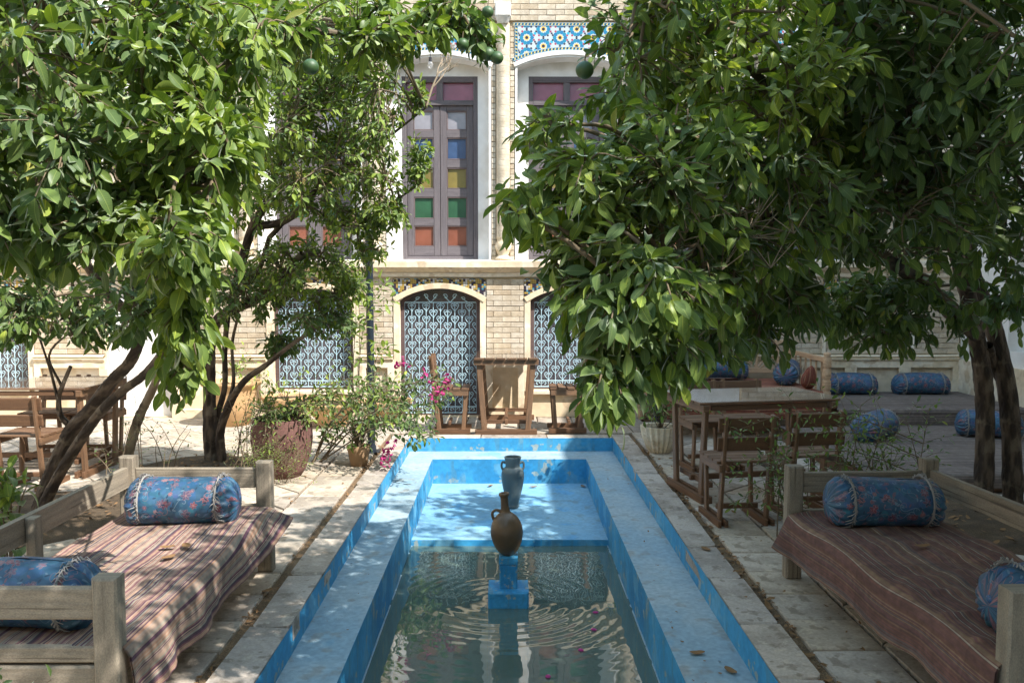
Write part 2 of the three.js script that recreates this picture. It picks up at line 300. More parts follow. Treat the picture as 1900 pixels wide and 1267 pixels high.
// ---------------------------------------------------------------- ground, paving
const PX0 = -1.045, PX1 = 1.12, PZ0 = -8.88, PZ1 = 1.5; // outer edge of the pool
const ground = struct('ground', 'stone paved courtyard ground around the blue pool', 'ground');
{
  const s = new THREE.Shape([[-60, -60], [60, -60], [60, 60], [-60, 60]].map(p => new THREE.Vector2(...p)));
  s.holes.push(new THREE.Path([[PX0 - .2, -PZ0 + .2], [PX1 + .2, -PZ0 + .2], [PX1 + .2, -PZ1], [PX0 - .2, -PZ1]].map(p => new THREE.Vector2(...p))));
  obj('subsoil', uvBox(new THREE.ShapeGeometry(s).rotateX(-Math.PI / 2).translate(0, -0.02, 0), 1.2), M.joint, ground);
  // a row of slabs beside the gutter, then square slabs on the diagonal with half slabs along the row
  const mats = [[1, 1, 1], [0.9, 0.88, 0.84], [1.08, 1.04, 0.98], [0.82, 0.8, 0.78], [1.0, 0.95, 0.86]].map(c => { const m = M.stone.clone(); m.color = col(...c); return m; });
  const slab = (w, d) => uvBox(cbox(w - 0.008, d - 0.008, 0.04, 0.006).rotateX(-Math.PI / 2), 0.9, rnd() * 7, rnd() * 7);
  const q = 0.235, S = q * Math.SQRT2;
  const diag = [0, 1, 2, 3, 4, 5].map(() => slab(S, S)), rows = [0, 1, 2, 3].map(() => slab(0.34, 0.345)), sq = [0, 1, 2, 3].map(() => slab(0.42, 0.37));
  const half = [-1, 1].map(s => { const t = new THREE.Shape([[s * 0.008, -q + 0.02], [s * (q - 0.012), 0], [s * 0.008, q - 0.02]].map(p => new THREE.Vector2(...p))); return uvBox(new THREE.ExtrudeGeometry(t, { depth: 0.036, bevelEnabled: true, bevelSegments: 1, bevelSize: 0.003, bevelThickness: 0.003 }).rotateX(-Math.PI / 2).translate(0, -0.018, 0), 0.9); });
  const all = [], beds = [[-2.75, -7.5, 0.62], [-3.35, -5.95, 0.75], [3.5, -5.7, 0.8]];
  const add = (g, x, z, a) => { if (!beds.some(b => Math.hypot(x - b[0], z - b[1]) < b[2])) all.push([g, x + rr(-.003, .003), z + rr(-.003, .003), a + rr(-.01, .01), rnd() * 5 | 0]); };
  for (const s of [-1, 1]) {
    const e = (s < 0 ? PX0 : PX1) + s * 0.26, xb = e + s * 0.345;
    for (let z = -9.1; z < 0.6; z += 0.348) add(rows[rnd() * 4 | 0], e + s * 0.17, z, 0);
    for (let n = 0; n < 32; n++) { const x = xb + s * q * (n + 1); if (x < -8 || x > 5.5) continue; for (let m = -22; m < 2; m++) add(diag[rnd() * 6 | 0], x, (2 * m + n % 2) * q, Math.PI / 4); }
    for (let m = -20; m < 2; m++) add(half[s < 0 ? 0 : 1], xb, (2 * m + 1) * q, 0);
  }
  for (let z = -10.2; z < -9.3; z += 0.373) for (let x = PX0 - 0.5; x < PX1 + 0.6; x += 0.423) add(sq[rnd() * 4 | 0], x + (Math.round(z * 100) & 1) * 0.2, z, 0);
  const away = a => Math.hypot(a[1], a[2]) + (Math.abs(a[1]) > -a[2] * 0.62 + 0.2 ? 100 : 0) + (a[2] > -2.6 ? 100 : 0);
  all.sort((a, b) => away(a) - away(b));
  const rest = [[], [], [], [], []];
  all.forEach(([g, x, z, a, m], i) => {
    const y = -0.02 + rr(-.003, .002);
    if (i < 298) { const o = shade(new THREE.Mesh(g, mats[m])); o.name = 'paving_stone'; o.position.set(x, y, z); o.rotation.set(rr(-.006, .006), a, rr(-.006, .006)); ground.add(o); }
    else rest[m].push(g.clone().rotateY(a).translate(x, y, z));
  });
  rest.forEach((r, m) => r.length && obj('paving', r, mats[m], ground, 'stuff'));
  for (const b of beds) { // earth round the trees
    const g = new THREE.CircleGeometry(b[2] - 0.05, 40, 0).rotateX(-Math.PI / 2); const p = g.attributes.position;
    const h = new THREE.SphereGeometry(b[2] - 0.02, 36, 10, 0, 6.2832, 0, Math.PI / 2).scale(1, 0.06, 1); const hp = h.attributes.position;
    for (let i = 0; i < hp.count; i++) { const k = 1 + 0.12 * (vnoise(hp.getX(i) * 0.3 + 5, hp.getZ(i) * 0.3 + 5, 12, 12, 3) - 0.5); hp.setXYZ(i, hp.getX(i) * k, hp.getY(i) * (0.7 + 0.8 * vnoise(hp.getX(i) * .3 + 5, hp.getZ(i) * .3 + 5, 20, 20, 8)), hp.getZ(i) * k); }
    h.computeVertexNormals(); obj('soil', uvBox(h.translate(b[0], -0.012, b[1]), 0.7), M.soil, ground);
  }
}

// ---------------------------------------------------------------- pool
const IX0 = -0.768, IX1 = 0.8, IZ0 = -8.47, WZ = -6.58, LED = -0.13, FLO = -0.38, WAT = -0.43;
const pool = struct('pool', 'long blue painted pool with a pale ledge all round', 'pool');
{
  // a rough plane: quads with a little unevenness; a, b, c are corner, side, side
  const sheet = (a, b, c, nu, nv, amp = 0.006) => {
    const g = new THREE.PlaneGeometry(1, 1, nu, nv), p = g.attributes.position, B = V(...b), C = V(...c), A = V(...a), N = B.clone().cross(C).normalize();
    for (let i = 0; i < p.count; i++) { const u = p.getX(i) + 0.5, v = p.getY(i) + 0.5, e = Math.min(u, 1 - u, v, 1 - v) > 0.001 ? 1 : 0, q = A.clone().addScaledVector(B, u).addScaledVector(C, v); q.addScaledVector(N, e * amp * (fbm((q.x + q.y + 20) / 16, (q.z + 20) / 16, 24, 5, 4) - 0.5) * 2); p.setXYZ(i, q.x, q.y, q.z); }
    g.computeVertexNormals(); return uvBox(g, 1.7, 0.13, 0.41);
  };
  const L = PZ1 - PZ0, iL = PZ1 - IZ0;
  // outer wall, ledge, inner wall, upper floor, step and the bottom under water
  obj('outer_wall', [sheet([PX0, LED, PZ1], [0, 0, -L], [0, -LED + .012, 0], 80, 4), sheet([PX0, LED, PZ0], [PX1 - PX0, 0, 0], [0, -LED + .012, 0], 30, 4), sheet([PX1, LED, PZ0], [0, 0, L], [0, -LED + .012, 0], 80, 4)], M.blue, pool);
  obj('ledge', [sheet([PX0, LED, PZ1], [IX0 - PX0, 0, 0], [0, 0, -L], 6, 80), sheet([IX1, LED, PZ1], [PX1 - IX1, 0, 0], [0, 0, -L], 6, 80), sheet([IX0, LED, IZ0], [IX1 - IX0, 0, 0], [0, 0, PZ0 - IZ0], 24, 6)], M.pale, pool);
  obj('inner_wall', [sheet([IX0, -0.95, PZ1], [0, 0, -iL], [0, 0.95 + LED, 0], 80, 10), sheet([IX0, -0.95, IZ0], [IX1 - IX0, 0, 0], [0, 0.95 + LED, 0], 24, 10), sheet([IX1, -0.95, IZ0], [0, 0, iL], [0, 0.95 + LED, 0], 80, 10)], M.blue, pool);
  obj('upper_floor', sheet([IX0, FLO, WZ], [IX1 - IX0, 0, 0], [0, 0, IZ0 - WZ], 24, 30), M.shelf, pool);
  obj('step', sheet([IX0, -0.95, WZ], [IX1 - IX0, 0, 0], [0, 0.95 + FLO, 0], 24, 6), M.blue, pool);
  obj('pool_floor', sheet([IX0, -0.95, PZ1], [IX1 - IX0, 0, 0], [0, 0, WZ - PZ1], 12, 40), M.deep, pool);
  { // lime left along the waterline
    const strip = (x, s) => { const n = 260, pos = [], idx = []; for (let i = 0; i <= n; i++) { const z = lerp(WZ, PZ1, i / n), h = -0.004 + 0.016 * fbm((z + 9) / 12, 0.3, 90, 88, 4) * (vnoise((z + 9) / 12, .7, 40, 3, 5) > 0.3 ? 1 : 0.3); pos.push(x, WAT - 0.03, z, x + s * 0.0085, WAT - 0.03, z, x + s * 0.0085, WAT + h, z, x, WAT + h + 0.001, z); } for (let i = 0; i < n; i++) for (let k = 0; k < 3; k++) { const q = i * 4 + k; idx.push(q, q + 4, q + 1, q + 1, q + 4, q + 5); } const g = new THREE.BufferGeometry(); g.setAttribute('position', new THREE.Float32BufferAttribute(pos, 3)); g.setIndex(idx); const f = g.toNonIndexed(); f.computeVertexNormals(); return uvBox(f, 0.5); };
    obj("lime_line", strip(IX0, 1), M.pale, pool); obj("lime_line", strip(IX1, -1), M.pale, pool);
  }
  // rim painted over onto the kerb, then the kerb stones
  const km = [[0.95, 0.95, 0.97], [0.82, 0.82, 0.84], [1.02, 1.0, 0.98]].map(c => { const m = M.stone.clone(); m.color = col(...c); return m; });
  for (const [x, s] of [[PX0, -1], [PX1, 1]]) for (let z = PZ0 - 0.2; z < 0.9;) {
    const l = rr(0.5, 0.85), g = cbox(0.19, 0.09, l - 0.012, 0.014); const p = g.attributes.position;
    for (let i = 0; i < p.count; i++) p.setY(i, p.getY(i) + (p.getY(i) > 0 ? 0.02 * (vnoise(p.getX(i) + 3, p.getZ(i) + 3 + z * .1, 40, 40, 6) - 0.6) : 0));
    g.computeVertexNormals();
    const o = obj('kerb_stone', uvBox(g, 0.8, rnd() * 5, rnd() * 5), km[rnd() * 3 | 0], pool); o.position.set(x + s * 0.1 + rr(-.004, .004), -0.028 + rr(-.004, .004), z + l / 2); o.rotation.set(rr(-.006, .006), rr(-.012, .012), rr(-.02, .02)); z += l;
  }
  for (let x = PX0; x < PX1 - 0.1;) { const l = Math.min(rr(0.5, 0.8), PX1 - x), g = cbox(l - 0.012, 0.09, 0.19, 0.014); const o = obj('kerb_stone', uvBox(g, 0.8, rnd() * 5, rnd() * 5), km[rnd() * 3 | 0], pool); o.position.set(x + l / 2, -0.03 + rr(-.004, .004), PZ0 - 0.1); x += l; }
  // water with the rings that the trickle from the jug makes
  const nu = 120, nv = 560, g = new THREE.PlaneGeometry(IX1 - IX0, PZ1 - WZ, nu, nv).rotateX(-Math.PI / 2).translate((IX0 + IX1) / 2, WAT, (PZ1 + WZ) / 2), p = g.attributes.position;
  for (let i = 0; i < p.count; i++) {
    const x = p.getX(i), z = p.getZ(i), r = Math.hypot(x + 0.06, z + 5.45), r2 = Math.hypot(1.6 - x, z + 5.45), r3 = Math.hypot(-1.5 - x, z + 5.45);
    const ring = q => Math.sin(q * 76 + 1.6 * Math.sin(q * 4 + x * 3)) * Math.exp(-q * 0.85) * smooth(0, 0.1, q);
    let h = (0.00045 * ring(r) + 0.0002 * ring(r2) + 0.0002 * ring(r3)) * (0.25 + 1.3 * smooth(0.3, 0.7, fbm((x + 9) / 16, (z + 12) / 22, 40, 37, 2, 60)));
    h += 0.0016 * (fbm((x + 9) / 16, (z + 12) / 22, 32, 7, 3, 60) - 0.5) * smooth(-6.5, -4.2, z) + 0.0009 * (fbm((x + 9) / 16, (z + 12) / 22, 110, 17, 2, 190) - 0.5);
    h += 0.008 * (fbm((x + 9) / 16, (z + 12) / 22, 14, 27, 2, 36) - 0.5);
    p.setY(i, WAT + h);
  }
  g.computeVertexNormals();
  const w = obj('water', g, M.water, scene); w.userData = { kind: 'structure', label: 'rippled green water in the near half of the blue pool', category: 'water' };
}

// ---------------------------------------------------------------- pedestal, jug, vase
{
  const t = thing('pedestal', 'square blue painted pedestal on a block in the pool, under the brown jug', 'pedestal', [0.004, 0, -5.4]);
  obj('base_block', uvBox(cbox(0.262, 0.63, 0.24, 0.012).translate(0, -0.635, 0), 0.8), M.blue, t);
  obj('column', uvBox(cbox(0.116, 0.16, 0.116, 0.008).translate(0, -0.245, 0), 0.5, 0.3, 0.2), M.blue, t);
  obj('column_cap', uvBox(cbox(0.122, 0.055, 0.122, 0.008).translate(0, -0.1375, 0), 0.5, 0.6, 0.2), M.blue, t);
  const j = thing('jug', 'brown glazed clay jug with a long neck, tilted on the blue pedestal', 'jug', [0.004, -0.116, -5.4]);
  j.rotation.set(0, 0, 0.07);
  const P = [[0, 0], [0.03, 0.002], [0.062, 0.03], [0.088, 0.075], [0.103, 0.125], [0.106, 0.165], [0.099, 0.205], [0.08, 0.245], [0.055, 0.272], [0.036, 0.287], [0.029, 0.305], [0.026, 0.35], [0.0275, 0.39], [0.034, 0.399], [0.034, 0.412], [0.028, 0.416], [0.02, 0.41], [0.018, 0.35], [0.016, 0.3]];
  const c = new THREE.CatmullRomCurve3(P.map(p => V(p[0], p[1], 0)), false, 'centripetal'), pts = c.getPoints(90).map(p => [Math.max(0, p.x), p.y]);
  const b = obj('body', lathe(pts, 48), M.jug, j);
  obj('handle', limb([V(-0.03, 0.295, 0), V(-0.06, 0.305, 0), V(-0.083, 0.29, 0), V(-0.084, 0.262, 0), V(-0.074, 0.24, 0)], [0.011, 0.009, 0.009, 0.009, 0.012], 10, 6), M.jug, j);
  const v = thing('vase', 'grey green ceramic vase with two small handles, standing in the dry end of the pool', 'vase', [0.045, FLO + 0.006, -7.55]);
  const Q = [[0, 0], [0.055, 0], [0.06, 0.012], [0.056, 0.03], [0.068, 0.09], [0.088, 0.17], [0.1, 0.24], [0.104, 0.29], [0.098, 0.33], [0.08, 0.358], [0.067, 0.37], [0.066, 0.385], [0.069, 0.42], [0.076, 0.45], [0.078, 0.46], [0.072, 0.463], [0.064, 0.45], [0.058, 0.4], [0.06, 0.36], [0.085, 0.3]];
  obj('body', lathe(new THREE.CatmullRomCurve3(Q.map(p => V(p[0], p[1], 0)), false, 'centripetal').getPoints(90).map(p => [Math.max(0, p.x), p.y]), 48), M.vase, v);
  for (const s of [-1, 1]) obj('handle', limb([V(s * 0.066, 0.405, 0), V(s * 0.09, 0.415, 0), V(s * 0.101, 0.39, 0), V(s * 0.098, 0.36, 0), V(s * 0.088, 0.345, 0)], [0.012, 0.01, 0.01, 0.01, 0.013], 10, 5), M.vase, v);
}
// petals afloat and dry leaves
{
  const petal = new THREE.SphereGeometry(0.022, 8, 5, 0, 6.28, 0, 1.2).scale(1, 0.5, 0.75);
  const names = ['in the middle of the right half', 'nearest the right pool wall', 'beside another, left of a pair', 'right of a pair', 'below the pair, leftmost', 'below the pair, rightmost', 'close to the bottom edge of the picture'];
  [[1105, 1137], [1086, 1172], [1102, 1169], [1052, 1214], [1078, 1207], [1073, 1199], [1017, 1256]].forEach(([a, b], i) => {
    const q = at(a, b, 1), d = q.clone().sub(camera.position), k = (WAT + 0.003 - EYE) / d.y, p = camera.position.clone().addScaledVector(d, k);
    const o = obj('floating_petal', petal.clone().rotateX(Math.PI * (i & 1)).rotateY(i * 1.3).translate(0, 0, 0), M.pink, scene); o.position.copy(p); o.userData = { label: 'small pink bougainvillea petal floating on the water, ' + names[i], category: 'petal', group: 'petals afloat on the pool' };
  });
  const leaf = () => { const g = new THREE.PlaneGeometry(0.075, 0.04, 6, 4).rotateX(-Math.PI / 2), p = g.attributes.position; for (let i = 0; i < p.count; i++) { const x = p.getX(i), z = p.getZ(i), w = Math.sqrt(Math.max(0, 1 - (x / 0.038) ** 2)); p.setXYZ(i, x, 0.006 + 2.2 * x * x + 9 * z * z * (x > 0 ? 1 : 0.4), z * w); } g.computeVertexNormals(); return g; };
  const spots = [[1294, 1213, LED, 'on the right pool ledge, nearer one'], [1356, 1246, LED, 'on the right pool ledge by the bottom edge of the picture'], [910, 902, FLO, 'on the pale pool floor left of the vase'], [990, 904, FLO, 'on the pale pool floor right of the vase'], [1082, 903, FLO, 'in the right far corner of the pool floor'], [495, 1098, 0, 'on the left paving beside the rug'], [310, 1017, 0.39, 'on the striped rug of the left bed, left one'], [345, 1015, 0.39, 'on the striped rug of the left bed, right one'], [312, 1036, 0.39, 'on the striped rug of the left bed, nearest one'], [1712, 1015, 0.39, 'on the dark rug of the right bed'], [1310, 1020, 0, 'in the gutter by the right chairs'], [1403, 1130, -0.02, 'in the right gutter halfway down']];
  spots.forEach(([a, b, y, where], i) => {
    const d = at(a, b, 1).sub(camera.position), p = camera.position.clone().addScaledVector(d, (y + 0.004 - EYE) / d.y);
    const o = obj('dry_leaf', leaf(), M.dryLeaf, scene); o.position.copy(p); o.rotation.set(0, i * 2.1, 0); o.userData = { label: 'curled dry leaf ' + where, category: 'leaf', group: 'dry fallen leaves' };
  });
}

{
  const g = new THREE.PlaneGeometry(0.05, 0.026, 3, 2).rotateX(-Math.PI / 2), p = g.attributes.position; for (let i = 0; i < p.count; i++) { const x = p.getX(i), z = p.getZ(i); p.setXYZ(i, x, 0.004 + 4 * x * x + 8 * z * z, z * Math.sqrt(Math.max(0.02, 1 - (x / 0.026) ** 2))); } g.computeVertexNormals();
  const ms = [], put = (x, y, z, s) => { const m = new THREE.Matrix4().makeRotationFromEuler(new THREE.Euler(rr(-.4, .4), rnd() * 6.3, rr(-.4, .4))); m.scale(V(s, s, s)); m.setPosition(x, y, z); ms.push(m); };
  for (let i = 0; i < 420; i++) put(PX1 + 0.22 + rr(-.035, .05) + (rnd() < .15 ? rr(-.1, .3) : 0), rr(-.012, .004), rr(-8.8, -2), rr(.35, 1));
  for (let i = 0; i < 200; i++) put(PX0 - 0.22 + rr(-.05, .03) - (rnd() < .2 ? rr(0, .4) : 0), rr(-.012, .003), rr(-8.8, -2), rr(.25, .7));
  for (let i = 0; i < 260; i++) put(rr(1.6, 3.2), .002, rr(-6.5, -2.5), rr(.2, .6));
  for (let i = 0; i < 420; i++) { const b = [[-2.75, -7.5, .55], [-3.35, -5.95, .7], [3.5, -5.7, .7]][i % 3], a = rnd() * 6.3, r = b[2] * Math.sqrt(rnd()); put(b[0] + Math.cos(a) * r, .035, b[1] + Math.sin(a) * r, rr(.4, 1.1)); }
  for (let i = 0; i < 160; i++) put(rr(-4.5, -1.5), .002, rr(-9, -3), rr(.2, .6));
  for (let i = 0; i < 60; i++) put(rnd() < .7 ? rr(IX1 + .03, PX1 - .02) : rr(PX0 + .02, IX0 - .03), LED + .006, rr(-8.4, -2.5), rr(.15, .45));
  const o = new THREE.InstancedMesh(g, M.dryLeaf, ms.length); ms.forEach((m, i) => o.setMatrixAt(i, m)); o.name = 'leaf_litter'; o.userData = { kind: 'stuff', label: 'small dry leaf scraps in the gutters and on the paving', category: 'leaf litter' }; shade(o); scene.add(o);
}

// ---------------------------------------------------------------- the house behind the court
const FZ = -10.35;
{
  const house = thing('house', 'old brick and white plaster house with coloured glass balcony doors and blue tile spandrels', 'house', [0, 0, FZ]);
  const PITCH = 1.57, up = [-3, -2, -1, 0, 1, 2, 3].map(k => -0.84 + k * PITCH).filter(x => x < 4.9);
  const lower = [[-6.4, 0.57, 0.36, 'window'], [-4.55, 0.4, 0.0, 'niche'], [-2.40, 0.57, 0.34, 'window'], [-0.835, 0.57, 0.012, 'window'], [0.775, 0.57, 0.34, 'window'], [2.33, 0.57, 0.34, 'niche'], [4.45, 0.57, 0.34, 'brick']];
  const SP = 1.475, AP = 1.65; // lower arch: springing and apex
  const US = 4.275, UA = 4.405, UB = 1.935, UH = 0.642; // upper arch
  const archPath = (S, cx, hw, y0, ys, ya, holes) => { // segmental arch outline
    const n = 18, rise = ya - ys, R = (hw * hw + rise * rise) / (2 * rise), yc = ya - R, a0 = Math.asin(hw / R);
    S.moveTo(cx - hw, y0); S.lineTo(cx + hw, y0); for (let i = 0; i <= n; i++) { const a = lerp(a0, -a0, i / n); S.lineTo(cx + Math.sin(a) * R, yc + Math.cos(a) * R); } S.lineTo(cx - hw, y0); return S;
  };
  const archShape = (...a) => archPath(new THREE.Shape(), ...a);
  // core of the wall with its openings
  const X0 = -9.2, X1 = 5.62, TOP = 6.3;
  const core = new THREE.Shape([[X0, 0], [X1, 0], [X1, TOP], [X0, TOP]].map(p => new THREE.Vector2(...p)));
  for (const [cx, hw, y0, k] of lower) if (k !== 'brick') core.holes.push(archPath(new THREE.Path(), cx, hw, Math.max(y0, 0.01), SP, AP));
  for (const cx of up) core.holes.push(archPath(new THREE.Path(), cx, UH, UB, US, UA));
  obj('wall', uvBox(new THREE.ExtrudeGeometry(core, { depth: 0.6, bevelEnabled: false }).translate(0, 0, -0.63), 2.2), M.mortar, house);
  obj('rear_wall', uvBox(new THREE.BoxGeometry(X1 - X0, TOP, 0.2).translate((X0 + X1) / 2, TOP / 2, -4.0), 2), M.plaster, house); obj('room_floor', uvBox(new THREE.BoxGeometry(X1 - X0, 0.2, 3.25).translate((X0 + X1) / 2, 1.82, -2.26), 2), M.plaster, house);
  for (const x of [X0 + 0.1, X1 - 0.1]) obj('end_wall', uvBox(new THREE.BoxGeometry(0.2, TOP, 3.25).translate(x, TOP / 2, -2.265), 2), M.plaster, house);
  // bricks
  const bm = [[1, 1, 1], [0.94, 0.92, 0.88], [1.06, 1.04, 1.0], [0.95, 0.9, 0.82], [0.86, 0.8, 0.72]].map(c => std({ map: brickT, color: col(...c), bumpMap: grainB, bumpScale: 0.006, roughness: 0.92 }));
  const BL = 0.213, BC = 0.0655, list = [];
  const lay = (x0, x1, y0, y1, z, pr) => { let j = 0; for (let y = y0; y < y1 - 0.03; y += BC, j++) { const h = Math.min(BC, y1 - y) - 0.006; for (let x = x0 - (j & 1 ? BL / 2 : 0) - 0.02; x < x1; x += BL) { const a = Math.max(x, x0), b = Math.min(x + BL, x1) - 0.005; if (b - a > 0.03 && h > 0.02) list.push([a, b, y, h, z, pr]); } } };
  const gaps = []; const ed = lower.map(l => [l[0] - l[1] - 0.005, l[0] + l[1] + 0.005, l[3]]).filter(e => e[2] !== 'brick');
  let xs = X0; for (const e of [...ed, [X1 - 0.04, 99]]) { if (e[0] - xs > 0.08) gaps.push([xs, e[0]]); xs = e[1]; }
  for (const [a, b] of gaps) lay(a, b, 0.79, 1.72, 0, (a > -0.5 && a < 0.3) ? 0 : (a > -2 && a < -1) ? 1 : a > 2.5 ? 2 : a < -4.8 && a > -6.3 ? 1 : 9);
  for (const cx of [...up.map(x => x), up.at(-1) + PITCH]) { const c = cx - PITCH / 2; lay(c - 0.14, c - 0.085, 1.93, 4.74, 0, 8); lay(c + 0.085, c + 0.14, 1.93, 4.74, 0, c > -1 && c < 1 ? 4 : 8); }
  lay(X0, X1, 4.80, 5.9, 0.012, 5);
  list.sort((a, b) => (a[5] - b[5]) || Math.abs(a[0] + 0.2) + Math.abs(a[2] - 2) * 2 - Math.abs(b[0] + 0.2) - Math.abs(b[2] - 2) * 2);
  const bg = {}; const brick = (w, h) => { const k = Math.round(w * 200) + '_' + Math.round(h * 200) + '_' + (rnd() * 3 | 0); return bg[k] ??= uvBox(cbox(Math.round(w * 200) / 200, Math.round(h * 200) / 200, 0.05, 0.004), 0.5, rnd() * 5, rnd() * 5); };
  const rest = bm.map(() => []);
  list.forEach(([a, b, y, h, z], i) => {
    const g = brick(b - a, h), m = [0, 0, 1, 1, 2, 3, 4][rnd() * 7 | 0], x = (a + b) / 2, Y = y + h / 2, Z = z - 0.025 + rr(-.004, .003);
    if (i < 298) { const o = shade(new THREE.Mesh(g, bm[m])); o.name = 'brick'; o.position.set(x, Y, Z); o.rotation.set(rr(-.02, .02), rr(-.01, .01), rr(-.006, .006)); house.add(o); }
    else rest[m].push(g.clone().translate(x, Y, Z));
  });
  rest.forEach((r, m) => obj('brickwork', r, bm[m], house, 'stuff'));
  // plaster dado with sunk panels, mouldings
  const dado = [], pnl = [];
  for (const [a, b] of gaps) {
    const w = b - a; if (w < 0.2) continue;
    const s = new THREE.Shape([[a, 0], [b, 0], [b, 0.72], [a, 0.72]].map(p => new THREE.Vector2(...p)));
    const n = Math.max(1, Math.round(w / 0.7)); for (let i = 0; i < n; i++) { const l = a + i * w / n + 0.07, r = a + (i + 1) * w / n - 0.07; s.holes.push(new THREE.Path([[l, 0.1], [r, 0.1], [r, 0.62], [l, 0.62]].map(p => new THREE.Vector2(...p)))); }
    dado.push(uvBox(new THREE.ExtrudeGeometry(s, { depth: 0.05, bevelEnabled: true, bevelSegments: 1, bevelSize: 0.004, bevelThickness: 0.004 }).translate(0, 0, -0.028), 1.5, rnd() * 3));
    const pr = new THREE.Shape([[0, 0], [0.045, 0.012], [0.05, 0.03], [0.035, 0.045], [0.052, 0.062], [0.04, 0.078], [-0.03, 0.085], [-0.03, 0]].map(p => new THREE.Vector2(...p)));
    pnl.push(uvBox(new THREE.ExtrudeGeometry(pr, { depth: w, bevelEnabled: false }).rotateY(Math.PI / 2).scale(1, 1, -1).translate(a, 0.705, 0), 1.5));
  }
  for (const g of dado) obj("dado", g, M.plaster, house);
  for (const g of pnl) { const p = g.index ? g.index.array : null; }
  const moulding = (prof, a, b, y, m, name) => { const n = 60, pos = [], idx = []; for (let i = 0; i <= n; i++) { const x = lerp(a, b, i / n); prof.forEach(([d, h]) => pos.push(x, y + h + 0.006 * (vnoise(x * .1 + 2, h + .3, 60, 7, 4) - .5), d + 0.008 * (vnoise(x * .1 + 3, h + .1, 80, 9, 14) - .5))); } const k = prof.length; for (let i = 0; i < n; i++) for (let j = 0; j < k - 1; j++) { const q = i * k + j; idx.push(q, q + k, q + 1, q + 1, q + k, q + k + 1); } const g = new THREE.BufferGeometry(); g.setAttribute('position', new THREE.Float32BufferAttribute(pos, 3)); g.setIndex(idx); const f = g.toNonIndexed(); f.computeVertexNormals(); return obj(name, uvBox(toCreasedNormals(f, 0.6), 1.4), m, house); };
  const dm = [[-0.03, 0], [0.032, 0], [0.045, 0.012], [0.05, 0.03], [0.035, 0.042], [0.056, 0.058], [0.05, 0.074], [-0.03, 0.082]];
  for (const [a, b] of gaps) if (b - a > 0.2) moulding(dm, a, b, 0.7, M.plaster, 'dado_moulding');
  moulding([[-0.03, 0], [0.03, 0.0], [0.05, 0.02], [0.07, 0.03], [0.075, 0.04], [0.1, 0.048], [0.112, 0.06], [0.115, 0.13], [0.105, 0.142], [-0.03, 0.15]], X0, X1, 1.79, M.plaster, 'ledge');
  moulding([[-0.03, 0], [0.012, 0], [0.016, 0.05], [-0.03, 0.06]], X0, X1, 1.735, M.plaster, 'plaster_band');
  moulding([[-0.03, 0], [0.03, 0], [0.05, 0.03], [0.12, 0.06], [0.13, 0.12], [0.2, 0.15], [0.2, 0.2], [-0.03, 0.22]], X0, X1, 5.95, M.plaster, 'cornice');
  // ring between two arches, as a solid
  const bandShape = (cx, hw, ys, ya, th) => { const s = new THREE.Shape(), n = 20, rise = ya - ys, R = (hw * hw + rise * rise) / (2 * rise), yc = ya - R, a0 = Math.asin(hw / R); for (let i = 0; i <= n; i++) { const a = lerp(-a0, a0, i / n); s[i ? 'lineTo' : 'moveTo'](cx + Math.sin(a) * R, yc + Math.cos(a) * R); } for (let i = n; i >= 0; i--) { const a = lerp(-a0, a0, i / n); s.lineTo(cx + Math.sin(a) * (R - th), yc + Math.cos(a) * (R - th)); } s.closePath(); return s; };
  const solidBand = (cx, hw, ys, ya, th, z0, z1) => new THREE.ExtrudeGeometry(bandShape(cx, hw, ys, ya, th), { depth: z1 - z0, bevelEnabled: true, bevelSegments: 1, bevelSize: 0.003, bevelThickness: 0.003 }).translate(0, 0, z0);
  const ring = (cx, o, i, d0, d1) => { const s = archShape(cx, ...o); s.holes.push(archPath(new THREE.Path(), cx, ...i)); return new THREE.ExtrudeGeometry(s, { depth: d1 - d0, bevelEnabled: false }).translate(0, 0, d0); };
  const spandrel = (cx, hw, y0, ys, ya, top) => { const s = new THREE.Shape(); const n = 18, rise = ya - ys, R = (hw * hw + rise * rise) / (2 * rise), yc = ya - R, a0 = Math.asin(hw / R); s.moveTo(cx - hw, top); s.lineTo(cx - hw, y0); for (let i = 0; i <= n; i++) { const a = lerp(-a0, a0, i / n); s.lineTo(cx + Math.sin(a) * R, yc + Math.cos(a) * R); } s.lineTo(cx + hw, y0); s.lineTo(cx + hw, top); s.closePath(); return s; };
  // scrolled iron grille of the lower windows
  const heart = (() => {
    const out = []; for (const s of [-1, 1]) {
      const pts = [V(0, -0.07, 0), V(s * 0.01, -0.048, 0), V(s * 0.034, -0.02, 0), V(s * 0.047, 0.01, 0)];
      const c = [s * 0.025, 0.014]; for (let i = 0; i < 12; i++) { const a = i / 11 * 5.6 + 0.1, r = lerp(0.022, 0.008, i / 11); pts.push(V(c[0] + s * Math.cos(a) * r, c[1] + Math.sin(a) * r, 0)); }
      out.push(new THREE.TubeGeometry(new THREE.CatmullRomCurve3(pts), 24, 0.0036, 4));
    } return flat(out);
  })();
  const curl = s => { const pts = [V(0, 0, 0), V(s * 0.03, 0.03, 0), V(s * 0.07, 0.075, 0)]; const c = [s * 0.055, 0.062]; for (let i = 0; i < 12; i++) { const a = 0.6 + i / 11 * 5.4, r = lerp(0.032, 0.008, i / 11); pts.push(V(c[0] + s * Math.cos(a) * r, c[1] + Math.sin(a) * r, 0)); } return new THREE.TubeGeometry(new THREE.CatmullRomCurve3(pts), 26, 0.0045, 4); };
